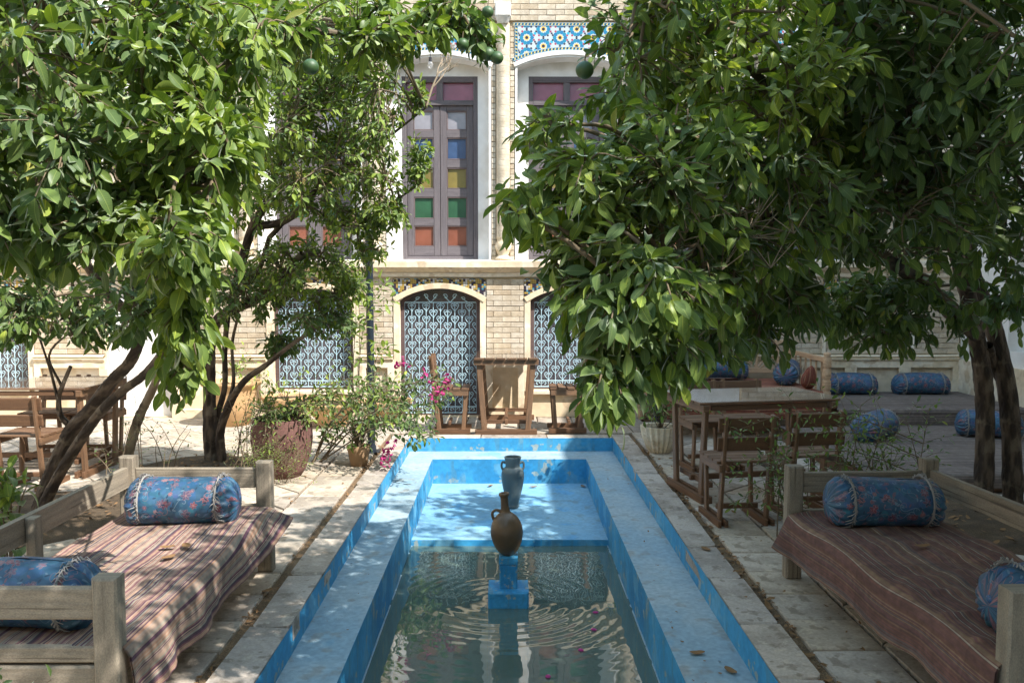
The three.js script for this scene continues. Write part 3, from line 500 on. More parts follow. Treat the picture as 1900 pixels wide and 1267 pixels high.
  function grille(cx, hw, y0) {
    const gs = [], n = 10, dx = hw * 2 / n, ytop = SP - 0.055, R = AP - 0.02;
    for (let i = 0; i <= n; i++) gs.push(new THREE.BoxGeometry(0.006, ytop - y0, 0.006).translate(cx - hw + i * dx, (ytop + y0) / 2, 0.004));
    for (let i = 0; i <= n; i++) for (let y = y0 + 0.115 + (i & 1 ? 0.079 : 0); y < ytop - 0.03; y += 0.158) { const g = heart.clone().translate(cx - hw + i * dx, y + 0.03, 0); if (i === 0 || i === n) { } gs.push(g); }
    for (const y of [y0, y0 + 0.075, ytop]) gs.push(new THREE.BoxGeometry(hw * 2 + 0.02, 0.01, 0.012).translate(cx, y, 0.002));
    for (let i = 0; i < n; i++) for (const s of [-1, 1]) { const pts = []; for (let k = 0; k < 10; k++) { const a = k / 9 * 5, r = lerp(0.03, 0.008, k / 9); pts.push(V(cx - hw + (i + .5) * dx + s * Math.cos(a) * r * .9, y0 + 0.038 + Math.sin(a) * r, 0)); } if ((i + (s > 0)) % 2) gs.push(new THREE.TubeGeometry(new THREE.CatmullRomCurve3(pts), 18, 0.0042, 4)); }
    for (const k of [-0.34, -0.12, 0.12, 0.34]) for (const s of [-1, 1]) { const q = Math.abs(k) > 0.2 ? 0.62 : 0.95; if (Math.abs(k + s * 0.08) < hw - 0.03) gs.push(curl(s).scale(1.05, q * 1.2, 1).translate(cx + k, ytop, 0)); }
    return flat(gs.map(g => uvBox(g, 0.3)));
  }
  let lastTilt = 0;
  for (const [cx, hw, y0, kind] of lower) {
    if (kind === 'window') {
      const f = obj('window', uvBox(ring(cx, [hw - 0.075, y0, SP - 0.035, AP - 0.02], [hw - 0.125, y0 + 0.02, SP - 0.055, AP - 0.06], -0.22, -0.10), 1), M.brownFrame, house);
      obj('plaster_surround', uvBox(ring(cx, [hw - 0.002, Math.max(0, y0 - .012), SP - 0.002, AP - 0.002], [hw - 0.075, y0 - 0.008, SP - 0.034, AP - 0.019], -0.4, 0.004), 1.5, rnd() * 3), M.plaster, house);
      obj('grille', grille(cx, hw - 0.125, y0 + 0.03).translate(0, 0, -0.115), M.iron, f);
      const net = archShape(cx, hw - 0.1, y0, SP - 0.05, AP - 0.05); obj('pane', uvBox(new THREE.ExtrudeGeometry(net, { depth: 0.01, bevelEnabled: false }).translate(0, 0, -0.2), 1), M.windowPane ??= phy({ color: col(0.62, 0.58, 0.62), transmission: 0.85, thickness: 0, roughness: 0.12, ior: 1.5 }), f);
      if (y0 > 0.1) obj('window_sill', uvBox(cbox(hw * 2 - 0.15, 0.05, 0.2, 0.008).translate(cx, y0 - 0.03, -0.07), 1), M.plaster, f);
    } else if (kind === 'niche') {
      obj('niche', [uvBox(new THREE.ExtrudeGeometry(archShape(cx, hw - 0.004, y0, SP, AP - 0.003), { depth: 0.1, bevelEnabled: false }).translate(0, 0, -0.19), 2)], M.white, house);
    } else {
      obj('blind_arch', uvBox(ring(cx, [hw, 0.79, SP, AP], [hw - 0.045, 0.79 + 0.002, SP - 0.03, AP - 0.05], -0.03, 0.014), 1.5), M.plaster, house);
    }
    if (kind === 'window' || kind === 'brick') { // tiles over the arch
      const s = spandrel(cx, hw, SP, SP, AP + 0.006, 1.712);
      obj('tile_spandrel', uvBox(new THREE.ExtrudeGeometry(s, { depth: 0.03, bevelEnabled: false }).translate(0, 0, -0.027 + (kind === 'brick' ? 0.02 : 0)), 0.4, rnd()), M.check, house);
      obj('arch_band', uvBox(solidBand(cx, hw + 0.003, SP + 0.004, AP + 0.006, 0.062, -0.01, 0.012 + (kind === 'brick' ? 0.015 : 0)), 1.5), M.plaster, house);
    }
  }
  // upper storey: white reveals, doors, spandrels, half columns
  const wt = [['clear', 0.42, 0.4, 0.44], ['blue', 0.06, 0.12, 0.26], ['ochre', 0.34, 0.26, 0.07], ['green', 0.05, 0.16, 0.08], ['red', 0.34, 0.12, 0.075], ['rose', 0.46, 0.13, 0.2]];
  const glass = Object.fromEntries(wt.map(([n, r, g, b]) => [n, phy({ color: col(r, g, b), map: tex(64, 64, (u, v) => 0.8 + 0.2 * fbm(u, v, 4, n.length * 7, 4)), roughness: 0.22, clearcoat: 0.5, clearcoatRoughness: 0.08, bumpMap: grainB, bumpScale: 0.004, transmission: 0.25, thickness: 0 })]));
  const rowsY = [[2.115, 2.375, 'red'], [2.46, 2.73, 'green'], [2.83, 3.09, 'ochre'], [3.19, 3.46, 'blue'], [3.55, 3.79, 'clear']];
  up.forEach((cx) => {
    obj('white_reveal', uvBox(ring(cx, [UH - 0.002, UB, US - 0.002, UA - 0.002], [UH - 0.03, UB + 0.01, US - 0.02, UA - 0.03], -0.42, 0.006), 2, rnd()), M.white, house);
    const back = archShape(cx, UH - 0.02, UB + 0.004, US - 0.012, UA - 0.02); const hw = 0.47, top = 4.2; back.holes.push(new THREE.Path([[cx - hw, UB + 0.02], [cx + hw, UB + 0.02], [cx + hw, top], [cx - hw, top]].map(p => new THREE.Vector2(...p))));
    obj('white_backing', uvBox(new THREE.ExtrudeGeometry(back, { depth: 0.06, bevelEnabled: false }).translate(0, 0, -0.3), 2), M.white, house);
    const bars = [], P = (x0, x1, y0, y1, z0, z1) => wbox(x1 - x0, y1 - y0, z1 - z0, cx + (x0 + x1) / 2, (y0 + y1) / 2, (z0 + z1) / 2);
    bars.push(P(-hw, -hw + 0.055, 1.955, top, -0.33, -0.235), P(hw - 0.055, hw, 1.955, top, -0.33, -0.235), P(-hw + .055, hw - .055, top - 0.07, top, -0.33, -0.237), P(-hw + .055, hw - .055, 3.85, 3.91, -0.33, -0.233), P(-hw + .055, hw - .055, 1.957, 1.995, -0.33, -0.237), P(-0.04, 0.04, 3.91, top - 0.07, -0.33, -0.241));
    const door = obj('balcony_door', bars, M.door, house);
    for (const s of [-1, 1]) {
      const a = s < 0 ? -hw + 0.058 : 0.003, b = s < 0 ? -0.003 : hw - 0.058, lf = [], st = 0.078;
      lf.push(P(a, a + st, 1.998, 3.847, -0.315, -0.262), P(b - st, b, 1.998, 3.847, -0.315, -0.262));
      const ys = [1.998, ...rowsY.flatMap(r => [r[0], r[1]]), 3.847]; for (let i = 0; i < ys.length; i += 2) lf.push(P(a + st, b - st, ys[i], ys[i + 1], -0.313, -0.264));
      obj('door_leaf', lf, M.door, door);
      rowsY.forEach(([y0, y1, c]) => {
        const x0 = a + st, x1 = b - st, bd = []; for (const [p, q, r, t] of [[x0, x1, y0, y0 + .014], [x0, x1, y1 - .014, y1], [x0, x0 + .014, y0 + .014, y1 - .014], [x1 - .014, x1, y0 + .014, y1 - .014]]) bd.push(P(p, q, r, t, -0.3, -0.268));
        obj('glazing_bead', bd, M.sash, door); obj('pane', uvBox(new THREE.BoxGeometry(x1 - x0, y1 - y0, 0.004).translate(cx + (x0 + x1) / 2, (y0 + y1) / 2, -0.292), 0.5), glass[c], door);
      });
      obj('pane', uvBox(new THREE.BoxGeometry(hw - 0.055 - 0.04, top - 0.07 - 3.91, 0.004).translate(cx + s * (hw - 0.055 + 0.04) / 2, (top - 0.07 + 3.91) / 2, -0.292), 0.5), glass.rose, door);
    }
    obj('room_curtain', uvBox(new THREE.BoxGeometry(1.0, 2.3, 0.02).translate(cx, 3.07, -0.5), 1), M.curtain ??= std({ color: col(0.5, 0.47, 0.44), roughness: 0.95 }), house);
    const s = spandrel(cx, UH, US + 0.04, US + 0.04, UA + 0.045, 4.74); obj('mosaic_spandrel', uvBox(new THREE.ExtrudeGeometry(s, { depth: 0.03, bevelEnabled: false }).translate(0, 0, -0.024), 1, 0.37, 0.1), M.mosaic, house);
    // patterned tile band along the arch, its uv follows the curve
    const n = 40, pos = [], uv = [], idx = [], rise = UA - US, R = (UH * UH + rise * rise) / (2 * rise), yc = UA - R, a0 = Math.asin(UH / R);
    for (let i = 0; i <= n; i++) { const a = lerp(-a0, a0, i / n); for (const [d, v] of [[0.048, 0], [0.088, 1]]) { pos.push(cx + Math.sin(a) * (R + d), yc + Math.cos(a) * (R + d), 0.01); uv.push(a * R / 0.16, v); } } for (let i = 0; i < n; i++) idx.push(2 * i, 2 * i + 2, 2 * i + 1, 2 * i + 1, 2 * i + 2, 2 * i + 3);
    const g = new THREE.BufferGeometry(); g.setAttribute('position', new THREE.Float32BufferAttribute(pos, 3)); g.setAttribute('uv', new THREE.Float32BufferAttribute(uv, 2)); g.setIndex(idx); g.computeVertexNormals(); obj('tile_band', g, M.band, house);
    for (const sd of [-1, 1]) { const q = new THREE.PlaneGeometry(0.4, 0.04); const u = q.attributes.uv; for (let i = 0; i < 4; i++) u.setX(i, u.getX(i) * 2.5); obj('tile_band', q.rotateZ(Math.PI / 2).translate(cx + sd * (UH - 0.018), 4.535, 0.009), M.band, house); }
    { const q = new THREE.PlaneGeometry(UH * 2 + .04, 0.035); const u = q.attributes.uv; for (let i = 0; i < 4; i++) u.setX(i, u.getX(i) * 8); obj('tile_band', q.translate(cx, 4.757, 0.011), M.band, house); }
    obj('arch_moulding', uvBox(solidBand(cx, UH + 0.02, US + 0.02, UA + 0.04, 0.045, -0.02, 0.024), 1.5), M.white, house);
  });
  const colM = [bm[0], bm[2]];
  for (const cx of [...up, up.at(-1) + PITCH]) {
    const c = cx - PITCH / 2; if (c > X1 - 0.1) continue;
    const pr = []; for (let y = 2.22; y < 4.74; y += BC) pr.push([0.081, y], [0.083, y + 0.002], [0.083, y + 0.004], [0.083, y + BC - 0.009], [0.083, y + BC - 0.007], [0.081, y + BC - 0.005]);
    obj('half_column', uvBox(lathe(pr, 20), 0.6).translate(c, 0, -0.01), bm[2], house);
    obj('column_base', uvBox(lathe([[0.001, 1.935], [0.095, 1.935], [0.1, 1.96], [0.075, 1.985], [0.06, 2.0], [0.085, 2.05], [0.1, 2.1], [0.092, 2.15], [0.07, 2.18], [0.082, 2.2], [0.083, 2.225]], 24), 0.6).translate(c, 0, -0.005), M.plaster, house);
    obj('capital', [uvBox(cbox(0.19, 0.16, 0.17, 0.012).translate(c, 4.9, 0.045), 1), uvBox(new THREE.CylinderGeometry(0.125, 0.085, 0.07, 4).rotateY(Math.PI / 4).translate(c, 4.785, 0.03), 1)], M.white, house);
  }
  // flat earth roof
  obj('roof', uvBox(new THREE.BoxGeometry(X1 - X0, 0.15, 4).translate((X0 + X1) / 2, 6.32, -2.0), 2), M.plaster, house);
  // bulb on its wire in front of the middle door
  const b = thing('bulb', 'clear light bulb hanging on a wire before the balcony door with the rose fanlight', 'light bulb', [-0.9, 4.19, FZ + 0.35]);
  obj('glass', new THREE.SphereGeometry(0.035, 20, 14).scale(1, 1.25, 1), M.bulb, b); obj('socket', new THREE.CylinderGeometry(0.016, 0.018, 0.05, 14).translate(0, 0.062, 0), M.dark, b); obj('wire', limb([V(0, 0.08, 0), V(0.01, 0.35, 0), V(0.0, 0.66, -0.3)], [0.004, 0.004, 0.004], 6, 6), M.dark, b);
}
// the wing on the right of the court, which keeps the sun off the right half
{
  const w = thing('side_wing', 'shaded white plaster side wall of the court behind the right trees', 'building', [5.62, 0, 0]);
  const s = new THREE.Shape([[-11, 0], [5, 0], [5, 6.7], [-11, 6.7]].map(p => new THREE.Vector2(...p)));
  const holes = []; for (const z of [-8.9, -6.9, -4.9, -2.9, -0.9]) { s.holes.push(new THREE.Path([[z - .5, 0.9], [z + .5, 0.9], [z + .5, 2.3], [z - .5, 2.3]].map(p => new THREE.Vector2(...p)))); holes.push(z); }
  obj('wall', uvBox(new THREE.ExtrudeGeometry(s, { depth: 0.5, bevelEnabled: false }).rotateY(-Math.PI / 2).translate(0.5, 0, 0), 2.2), M.white, w);
  for (const z of holes) obj('niche_back', uvBox(new THREE.BoxGeometry(0.05, 1.44, 1.04).translate(0.28, 1.6, z), 2), M.white, w);
  obj('plinth', uvBox(cbox(0.06, 0.72, 16, 0.01).translate(-0.02, 0.36, -3), 1.5), M.plaster, w);
  obj('coping', uvBox(cbox(0.7, 0.1, 16, 0.01).translate(0.25, 6.75, -3), 1.5), M.plaster, w);
}

// the wings behind the viewer and on the left close the court
for (const [name, label, pos, turn, len, h] of [['rear_wing', 'plastered wing of the house behind the viewer closing the court', [-1.6, 0, 5.2], Math.PI, 15, 6.2], ['left_wing', 'plastered wing along the left side of the court, out of view', [-9.2, 0, -2.6], Math.PI / 2, 15.4, 6]]) {
  const t = thing(name, label, 'building', pos, turn), s = new THREE.Shape([[-len / 2, 0], [len / 2, 0], [len / 2, h], [-len / 2, h]].map(p => new THREE.Vector2(...p)));
  for (let x = -len / 2 + 1.5; x < len / 2 - 1; x += 2) for (const y of [0.5, 2.6]) s.holes.push(new THREE.Path([[x - .5, y], [x + .5, y], [x + .5, y + 1.5], [x - .5, y + 1.5]].map(p => new THREE.Vector2(...p))));
  obj('wall', uvBox(new THREE.ExtrudeGeometry(s, { depth: 0.4, bevelEnabled: false }).translate(0, 0, -0.4), 2), M.plaster, t);
  obj('rear_wall', uvBox(new THREE.BoxGeometry(len, h, 0.1).translate(0, h / 2, -3), 2), M.plaster, t); obj('roof', uvBox(new THREE.BoxGeometry(len, 0.1, 2.6).translate(0, h - .06, -1.7), 2), M.plaster, t);
  obj('cornice', uvBox(cbox(len, 0.16, 0.6, 0.02).translate(0, h, -0.15), 1.5), M.plaster, t);
}

// ---------------------------------------------------------------- tables and chairs
function makeTable(name, label, L, W, H, pos, turn, group) { // long side along x
  const t = thing(name, label, 'table', pos, turn, group), e = L / 2 - 0.07;
  for (const s of [-1, 1]) {
    const x = s * e;
    for (const d of [-0.031, 0.031]) obj('foot', wbox(0.03, 0.055, W - 0.03, x + d, 0.0275, 0), M.brown2, t);
    for (const q of [-1, 1]) obj('leg', bar(V(x, 0.004, q * (W / 2 - 0.12)), V(x, H - 0.062, q * (W / 2 - 0.06)), 0.032, 0.06), M.brown, t);
    obj('end_rail', wbox(0.05, 0.055, W, x + s * 0.02, H - 0.035 - 0.006, 0), M.brown, t);
  }
  obj('stretcher', wbox(L - 0.16, 0.045, 0.035, 0, 0.13, 0), M.brown2, t);
  for (const s of [-1, 1]) obj('foot_brace', wbox(0.03, 0.04, W * 0.8, s * (e - 0.06), 0.13, 0), M.brown2, t);
  for (const q of [-1, 1]) obj('side_rail', wbox(L - 0.2, 0.04, 0.022, 0, H - 0.04, q * (W / 2 - 0.03)), M.brown2, t);
  const n = 6, w = W / n; for (let i = 0; i < n; i++) obj('slat', wbox(L, 0.018, w - 0.016, 0, H - 0.003, -W / 2 + (i + .5) * w), i & 1 ? M.brown : M.brown2, t);
  obj('glass_top', cbox(L + 0.02, 0.006, W + 0.02, 0.002).translate(0, H + 0.012, 0), M.glassTop, t);
  return t;
}
function makeChair(name, label, pos, turn, group) { // seat opens towards +z
  const t = thing(name, label, 'chair', pos, turn, group), W = 0.39, x0 = W / 2 - 0.03;
  for (const s of [-1, 1]) {
    const x = s * x0;
    for (const d of [-0.024, 0.024]) obj('foot', wbox(0.024, 0.045, 0.42, x + d, 0.0225, 0), M.brown2, t);
    obj('leg', bar(V(x, 0.004, 0.13), V(x, 0.425, 0.165), 0.024, 0.045), M.brown, t);
    obj('back_post', bar(V(x, 0.004, -0.13), V(x, 0.77, -0.225), 0.024, 0.05), M.brown, t);
    obj('seat_rail', wbox(0.022, 0.055, 0.4, x + s * 0.024, 0.405, -0.01), M.brown, t);
  }
  obj('stretcher', wbox(W - 0.09, 0.036, 0.03, 0, 0.1, -0.02), M.brown2, t);
  obj('front_rail', wbox(W - 0.09, 0.04, 0.02, 0, 0.41, 0.15), M.brown2, t);
  for (let i = 0; i < 4; i++) obj('seat_slat', wbox(W + 0.02, 0.018, 0.083, 0, 0.443, -0.135 + i * 0.097), i & 1 ? M.brown2 : M.brown, t);
  for (const [y, h] of [[0.705, 0.1], [0.57, 0.095]]) obj('back_board', wbox(W + 0.03, h, 0.02, 0, y, -0.19 - (y - 0.57) * 0.12, { rx: -0.12 }), M.brown2, t);
  return t;
}
const TG = 'slatted wooden tables with glass tops', CG = 'slatted wooden sled chairs';
makeTable('slatted_table', 'slatted wooden table with a glass top, standing end on behind the far pool edge', 1.15, 0.71, 0.84, [-0.018, 0, -9.67], Math.PI / 2, TG);
makeTable('slatted_table', 'slatted wooden table with a glass top, right of the pool among four chairs', 1.16, 0.71, 0.765, [1.93, 0, -6.66], 0.2, TG);
makeTable('slatted_table', 'slatted wooden table with a glass top behind the leaning left trunk', 1.3, 0.78, 0.77, [-4.22, 0, -7.45], 0, TG);
const c0 = makeChair('wooden_chair', 'sunlit wooden chair left of the table behind the pool, seen from its side', [-0.625, 0, -9.39], Math.PI / 2, CG);
for (const [x, z, a, l] of [
  [0.665, -9.44, -Math.PI / 2, 'sunlit wooden chair right of the table behind the pool, half behind leaves'],
  [1.61, -5.84, Math.PI + 0.1, 'wooden chair nearest the right pool edge with its back to the viewer'],
  [2.14, -6.02, Math.PI + 0.16, 'wooden chair with its back to the viewer, wrapped by a climbing plant'],
  [1.78, -7.5, 0.16, 'wooden chair behind the right table facing the viewer, left of two'],
  [2.2, -7.58, 0.16, 'wooden chair behind the right table facing the viewer, right of two'],
  [-3.9, -6.83, Math.PI, 'shaded wooden chair in front of the left table, its back to the viewer'],
  [-4.36, -7.98, 0, 'wooden chair behind the left table, left of two'],
  [-3.93, -7.98, 0, 'wooden chair behind the left table, right of two'],
]) { const k = copyOf(c0, [x, 0, z], a, l, CG); if (z < -9) k.scale.y = 1.12; }
c0.scale.y = 1.12;

// ---------------------------------------------------------------- beds, rugs, bolsters
function makeBed(label, pos, turn, side) { // side: +1 the pool lies towards +x, -1 towards -x; length along z
  const t = thing('wooden_bed', label, 'bed', pos, turn), L = 1.9, W = 0.78;
  for (const s of [-1, 1]) for (const e of [-1, 1]) {
    const inner = s === side, h = inner ? 0.64 : 0.67;
    obj('post', wbox(0.088, h, 0.075, s * W / 2, h / 2, e * (L / 2), { b: 0.008 }), M.grey, t);
  }
  for (const e of [-1, 1]) { obj('end_rail', wbox(W - 0.088, 0.115, 0.03, 0, 0.545, e * L / 2 + .005, { b: 0.006 }), M.grey, t); obj('end_board', wbox(W - 0.088, 0.06, 0.03, 0, 0.36, e * L / 2, { b: 0.006 }), M.grey, t); obj('seat_frame', wbox(W - 0.088, 0.1, 0.04, 0, 0.27, e * L / 2, { b: 0.006 }), M.grey, t); }
  obj('side_rail', wbox(0.032, 0.115, L - 0.075, -side * W / 2, 0.555, 0, { b: 0.006 }), M.grey, t);
  obj('side_post', wbox(0.05, 0.28, 0.06, -side * (W / 2 - 0.042), 0.47, 0.1, { b: 0.006 }), M.grey, t);
  for (const s of [-1, 1]) obj('seat_frame', wbox(0.04, 0.1, L - 0.075, s * (W / 2 - 0.01), 0.3, 0, { b: 0.006 }), M.grey, t);
  for (let i = 0; i < 8; i++) obj('seat_slat', wbox(W - 0.07, 0.02, 0.16, 0, 0.355, -L / 2 + 0.14 + i * 0.232, { b: 0.004 }), M.grey, t);
  return t;
}
// a cloth: f(u, v) gives the point, u along the length, v across; both faces, 6 mm thick
function cloth(f, nu, nv, su, sv, swap) {
  const pos = [], uv = [], idx = [];
  for (let i = 0; i <= nu; i++) for (let j = 0; j <= nv; j++) { const u = i / nu, v = j / nv, p = f(u, v); pos.push(p[0], p[1], p[2]); uv.push(...(swap ? [u * su, v * sv] : [v * sv, u * su])); }
  for (let i = 0; i < nu; i++) for (let j = 0; j < nv; j++) { const a = i * (nv + 1) + j, b = a + nv + 1; idx.push(a, a + 1, b, b, a + 1, b + 1); }
  const g = new THREE.BufferGeometry(); g.setAttribute('position', new THREE.Float32BufferAttribute(pos, 3)); g.setAttribute('uv', new THREE.Float32BufferAttribute(uv, 2)); g.setIndex(idx); g.computeVertexNormals();
  const n = g.attributes.normal, P2 = g.clone(), p2 = P2.attributes.position; for (let i = 0; i < p2.count; i++) p2.setXYZ(i, p2.getX(i) - n.getX(i) * 0.007, p2.getY(i) - n.getY(i) * 0.007, p2.getZ(i) - n.getZ(i) * 0.007);
  return flat([g.toNonIndexed(), P2.toNonIndexed()]);
}
makeBed('weathered grey wooden bed on the left of the pool under the striped rug', [-1.79, 0, -3.84], 0, 1);
makeBed('weathered grey wooden bed in the shade on the right of the pool', [2.05, 0, -3.73], 0.055, -1);
function hangRug(name, label, m, pos, turn, side, drop, flare, wr) {
  const f = (u, v) => {
    const L = 1.98, z = lerp(-L / 2 + 0.1, L / 2 - 0.03, u), W = 0.78, w0 = W / 2 + 0.035;
    const len = v * (0.78 + 0.06 + drop(u)); let x = -side * (W / 2 - 0.045), y = 0.372, d;
    const flatLen = W - 0.02;
    const n1 = fbm((z + 3) / 8, (len + 2) / 8, 22, 61, 4) - 0.5, n2 = fbm((z + 3) / 8, (len + 2) / 8, 60, 67, 3) - 0.5;
    const wrk = wr * (Math.abs(Math.sin(z * 4.3 + len * 2.1 + n1 * 6)) ** 9) * 0.02;
    if (len < flatLen) { x += side * len; y += 0.008 * Math.max(0, n1 + .2) + 0.003 * n2 + wrk; } else {
      d = len - flatLen; const a = clamp(d / 0.07) * (1.45 - flare(u)); x += side * (flatLen + Math.min(d, 0.05) * 0.8 + Math.max(0, d - 0.05) * Math.cos(a)); y += 0.004 - Math.max(0, d - 0.02) * Math.sin(a);
      x += side * Math.max(0, d - 0.03) * (side > 0 ? 0.12 * Math.sin(z * 9 + n1 * 5) + 0.2 * n1 : 0.05 * Math.sin(z * 11 + n1 * 5) + 0.1 * n1); 
    }
    return [x, y + 0.004, z + 0.02 * n1 * v];
  };
  const o = obj(name, cloth(f, 130, 60, 2.2, 1.9), m, scene); o.position.set(...pos); o.rotation.y = turn; o.userData = { label, category: 'rug' };
  return o;
}
hangRug('striped_rug', 'pink and beige striped rug spread over the left bed and hanging over its edge', M.rugL, [-1.79, 0, -3.84], 0, 1, u => 0.09 + 0.07 * smooth(0.05, 0.5, u), u => 1.05 * (1 - smooth(0.0, 0.28, u)), 0.3);
hangRug('striped_rug', 'dark brown striped rug with folds on the shaded right bed', M.rugR, [2.05, 0, -3.73], 0.055, -1, u => 0.15 + 0.012 * Math.sin(u * 14), u => 0.35 * (1 - smooth(0, 0.07, u)), 0.8);
function makeBolster(label, r, L, pos, turn, group, tilt = 0) { // along x
  const t = thing('bolster', label, 'bolster', [pos[0], pos[1], pos[2]], 0, group); t.rotation.set(tilt, turn, 0, 'YXZ');
  const nu = 60, nv = 80, pos_ = [], uv = [], idx = [], ph = rnd() * 9, endA = 0.17 * L;
  const R = (s, a) => { // s -L/2..L/2
    const e = clamp((L / 2 - Math.abs(s)) / (r * 0.75)); const b = Math.pow(1 - Math.pow(1 - e, 2.4), 0.5);
    const tie = Math.exp(-(((Math.abs(s) - (L / 2 - endA)) / 0.012) ** 2)) * 0.05;
    const pl = (1 - smooth(0.15, 1, e)) * 0.09 * Math.sin(a * 17 + 2 * Math.sin(a * 3 + ph)) + (1 - smooth(0, endA * 2.4, L / 2 - Math.abs(s))) * 0.025 * Math.sin(a * 23 + ph);
    return r * b * (1 - tie + pl + 0.03 * Math.sin(a * 2 + s * 7 + ph) - 0.035 * Math.pow(1 - Math.abs(2 * fbm((s + 2) / 4, (a + ph + 20) / 40, 26, 73, 3) - 1), 8) + 0.03 * (fbm((s + 2) / 4, (a + ph) / 20, 20, 71, 3) - 0.5));
  };
  for (let i = 0; i <= nu; i++) { const q = i / nu * 2 - 1, s = Math.sign(q) * (1 - Math.pow(1 - Math.abs(q), 1.7)) * L / 2; for (let j = 0; j <= nv; j++) { const a = j / nv * Math.PI * 2, R0 = R(s, a) + 0.001; let y = Math.cos(a) * R0; if (y < -r * 0.82) y = -r * 0.82 + (y + r * 0.82) * 0.25; y -= 0.018 * Math.pow(Math.abs(s) / (L / 2), 3) - 0.008 * Math.sin(s * 5 + ph); pos_.push(s, y, Math.sin(a) * R0 * 1.04); uv.push(s * 1.4 + ph, a * r * 1.4); } }
  for (let i = 0; i < nu; i++) for (let j = 0; j < nv; j++) { const a = i * (nv + 1) + j, b = a + nv + 1; idx.push(a, a + 1, b, b, a + 1, b + 1); }
  const g = new THREE.BufferGeometry(); g.setAttribute('position', new THREE.Float32BufferAttribute(pos_, 3)); g.setAttribute('uv', new THREE.Float32BufferAttribute(uv, 2)); g.setIndex(idx); g.computeVertexNormals();
  obj('cover', g, M.bolster, t);
  for (const s of [-1, 1]) {
    const fr = []; const sx = s * (L / 2 - endA);
    fr.push(new THREE.TorusGeometry(r * 1.0, 0.005, 6, 40).rotateY(Math.PI / 2).scale(1, 1, 1.04).translate(sx, 0, 0));
    for (let k = 0; k < 130; k++) { const a = k / 130 * 6.2832, l = rr(0.03, 0.06), ss = rr(-.4, .9) * s, d = rr(0.004, 0.016); fr.push(limb([V(sx, Math.cos(a) * r * 0.99, Math.sin(a) * r * 1.03), V(sx + ss * l * 0.5, Math.cos(a + .04) * (r + d), Math.sin(a + .04) * (r + d) * 1.03), V(sx + ss * l, Math.cos(a + 0.09) * (r + d * .5) - 0.006, Math.sin(a + 0.09) * (r + d * .5) * 1.03)], [0.0028, 0.0026, 0.002], 3, 1)); }
    obj('fringe', fr, M.fringe, t);
    obj('gathered_end', new THREE.SphereGeometry(0.016, 10, 8).scale(0.6, 1, 1).translate(s * (L / 2 - 0.004), 0, 0), M.bolsterEnd, t);
  }
  return t;
}
const BG = 'blue flowered bolster cushions';
makeBolster('blue flowered bolster at the far end of the left bed, red blossoms on its side', 0.128, 0.6, [-1.745, 0.5, -4.47], 0.05, BG);
makeBolster('blue flowered bolster at the near end of the left bed, behind the end rail', 0.125, 0.6, [-1.83, 0.495, -3.1], -0.05, BG);
makeBolster('dark shaded blue bolster at the far end of the right bed', 0.13, 0.62, [2.0, 0.505, -4.4], 0.02, BG);
makeBolster('shaded blue bolster at the near end of the right bed, cut by the picture edge', 0.13, 0.6, [2.06, 0.505, -3.04], 0.12, BG);

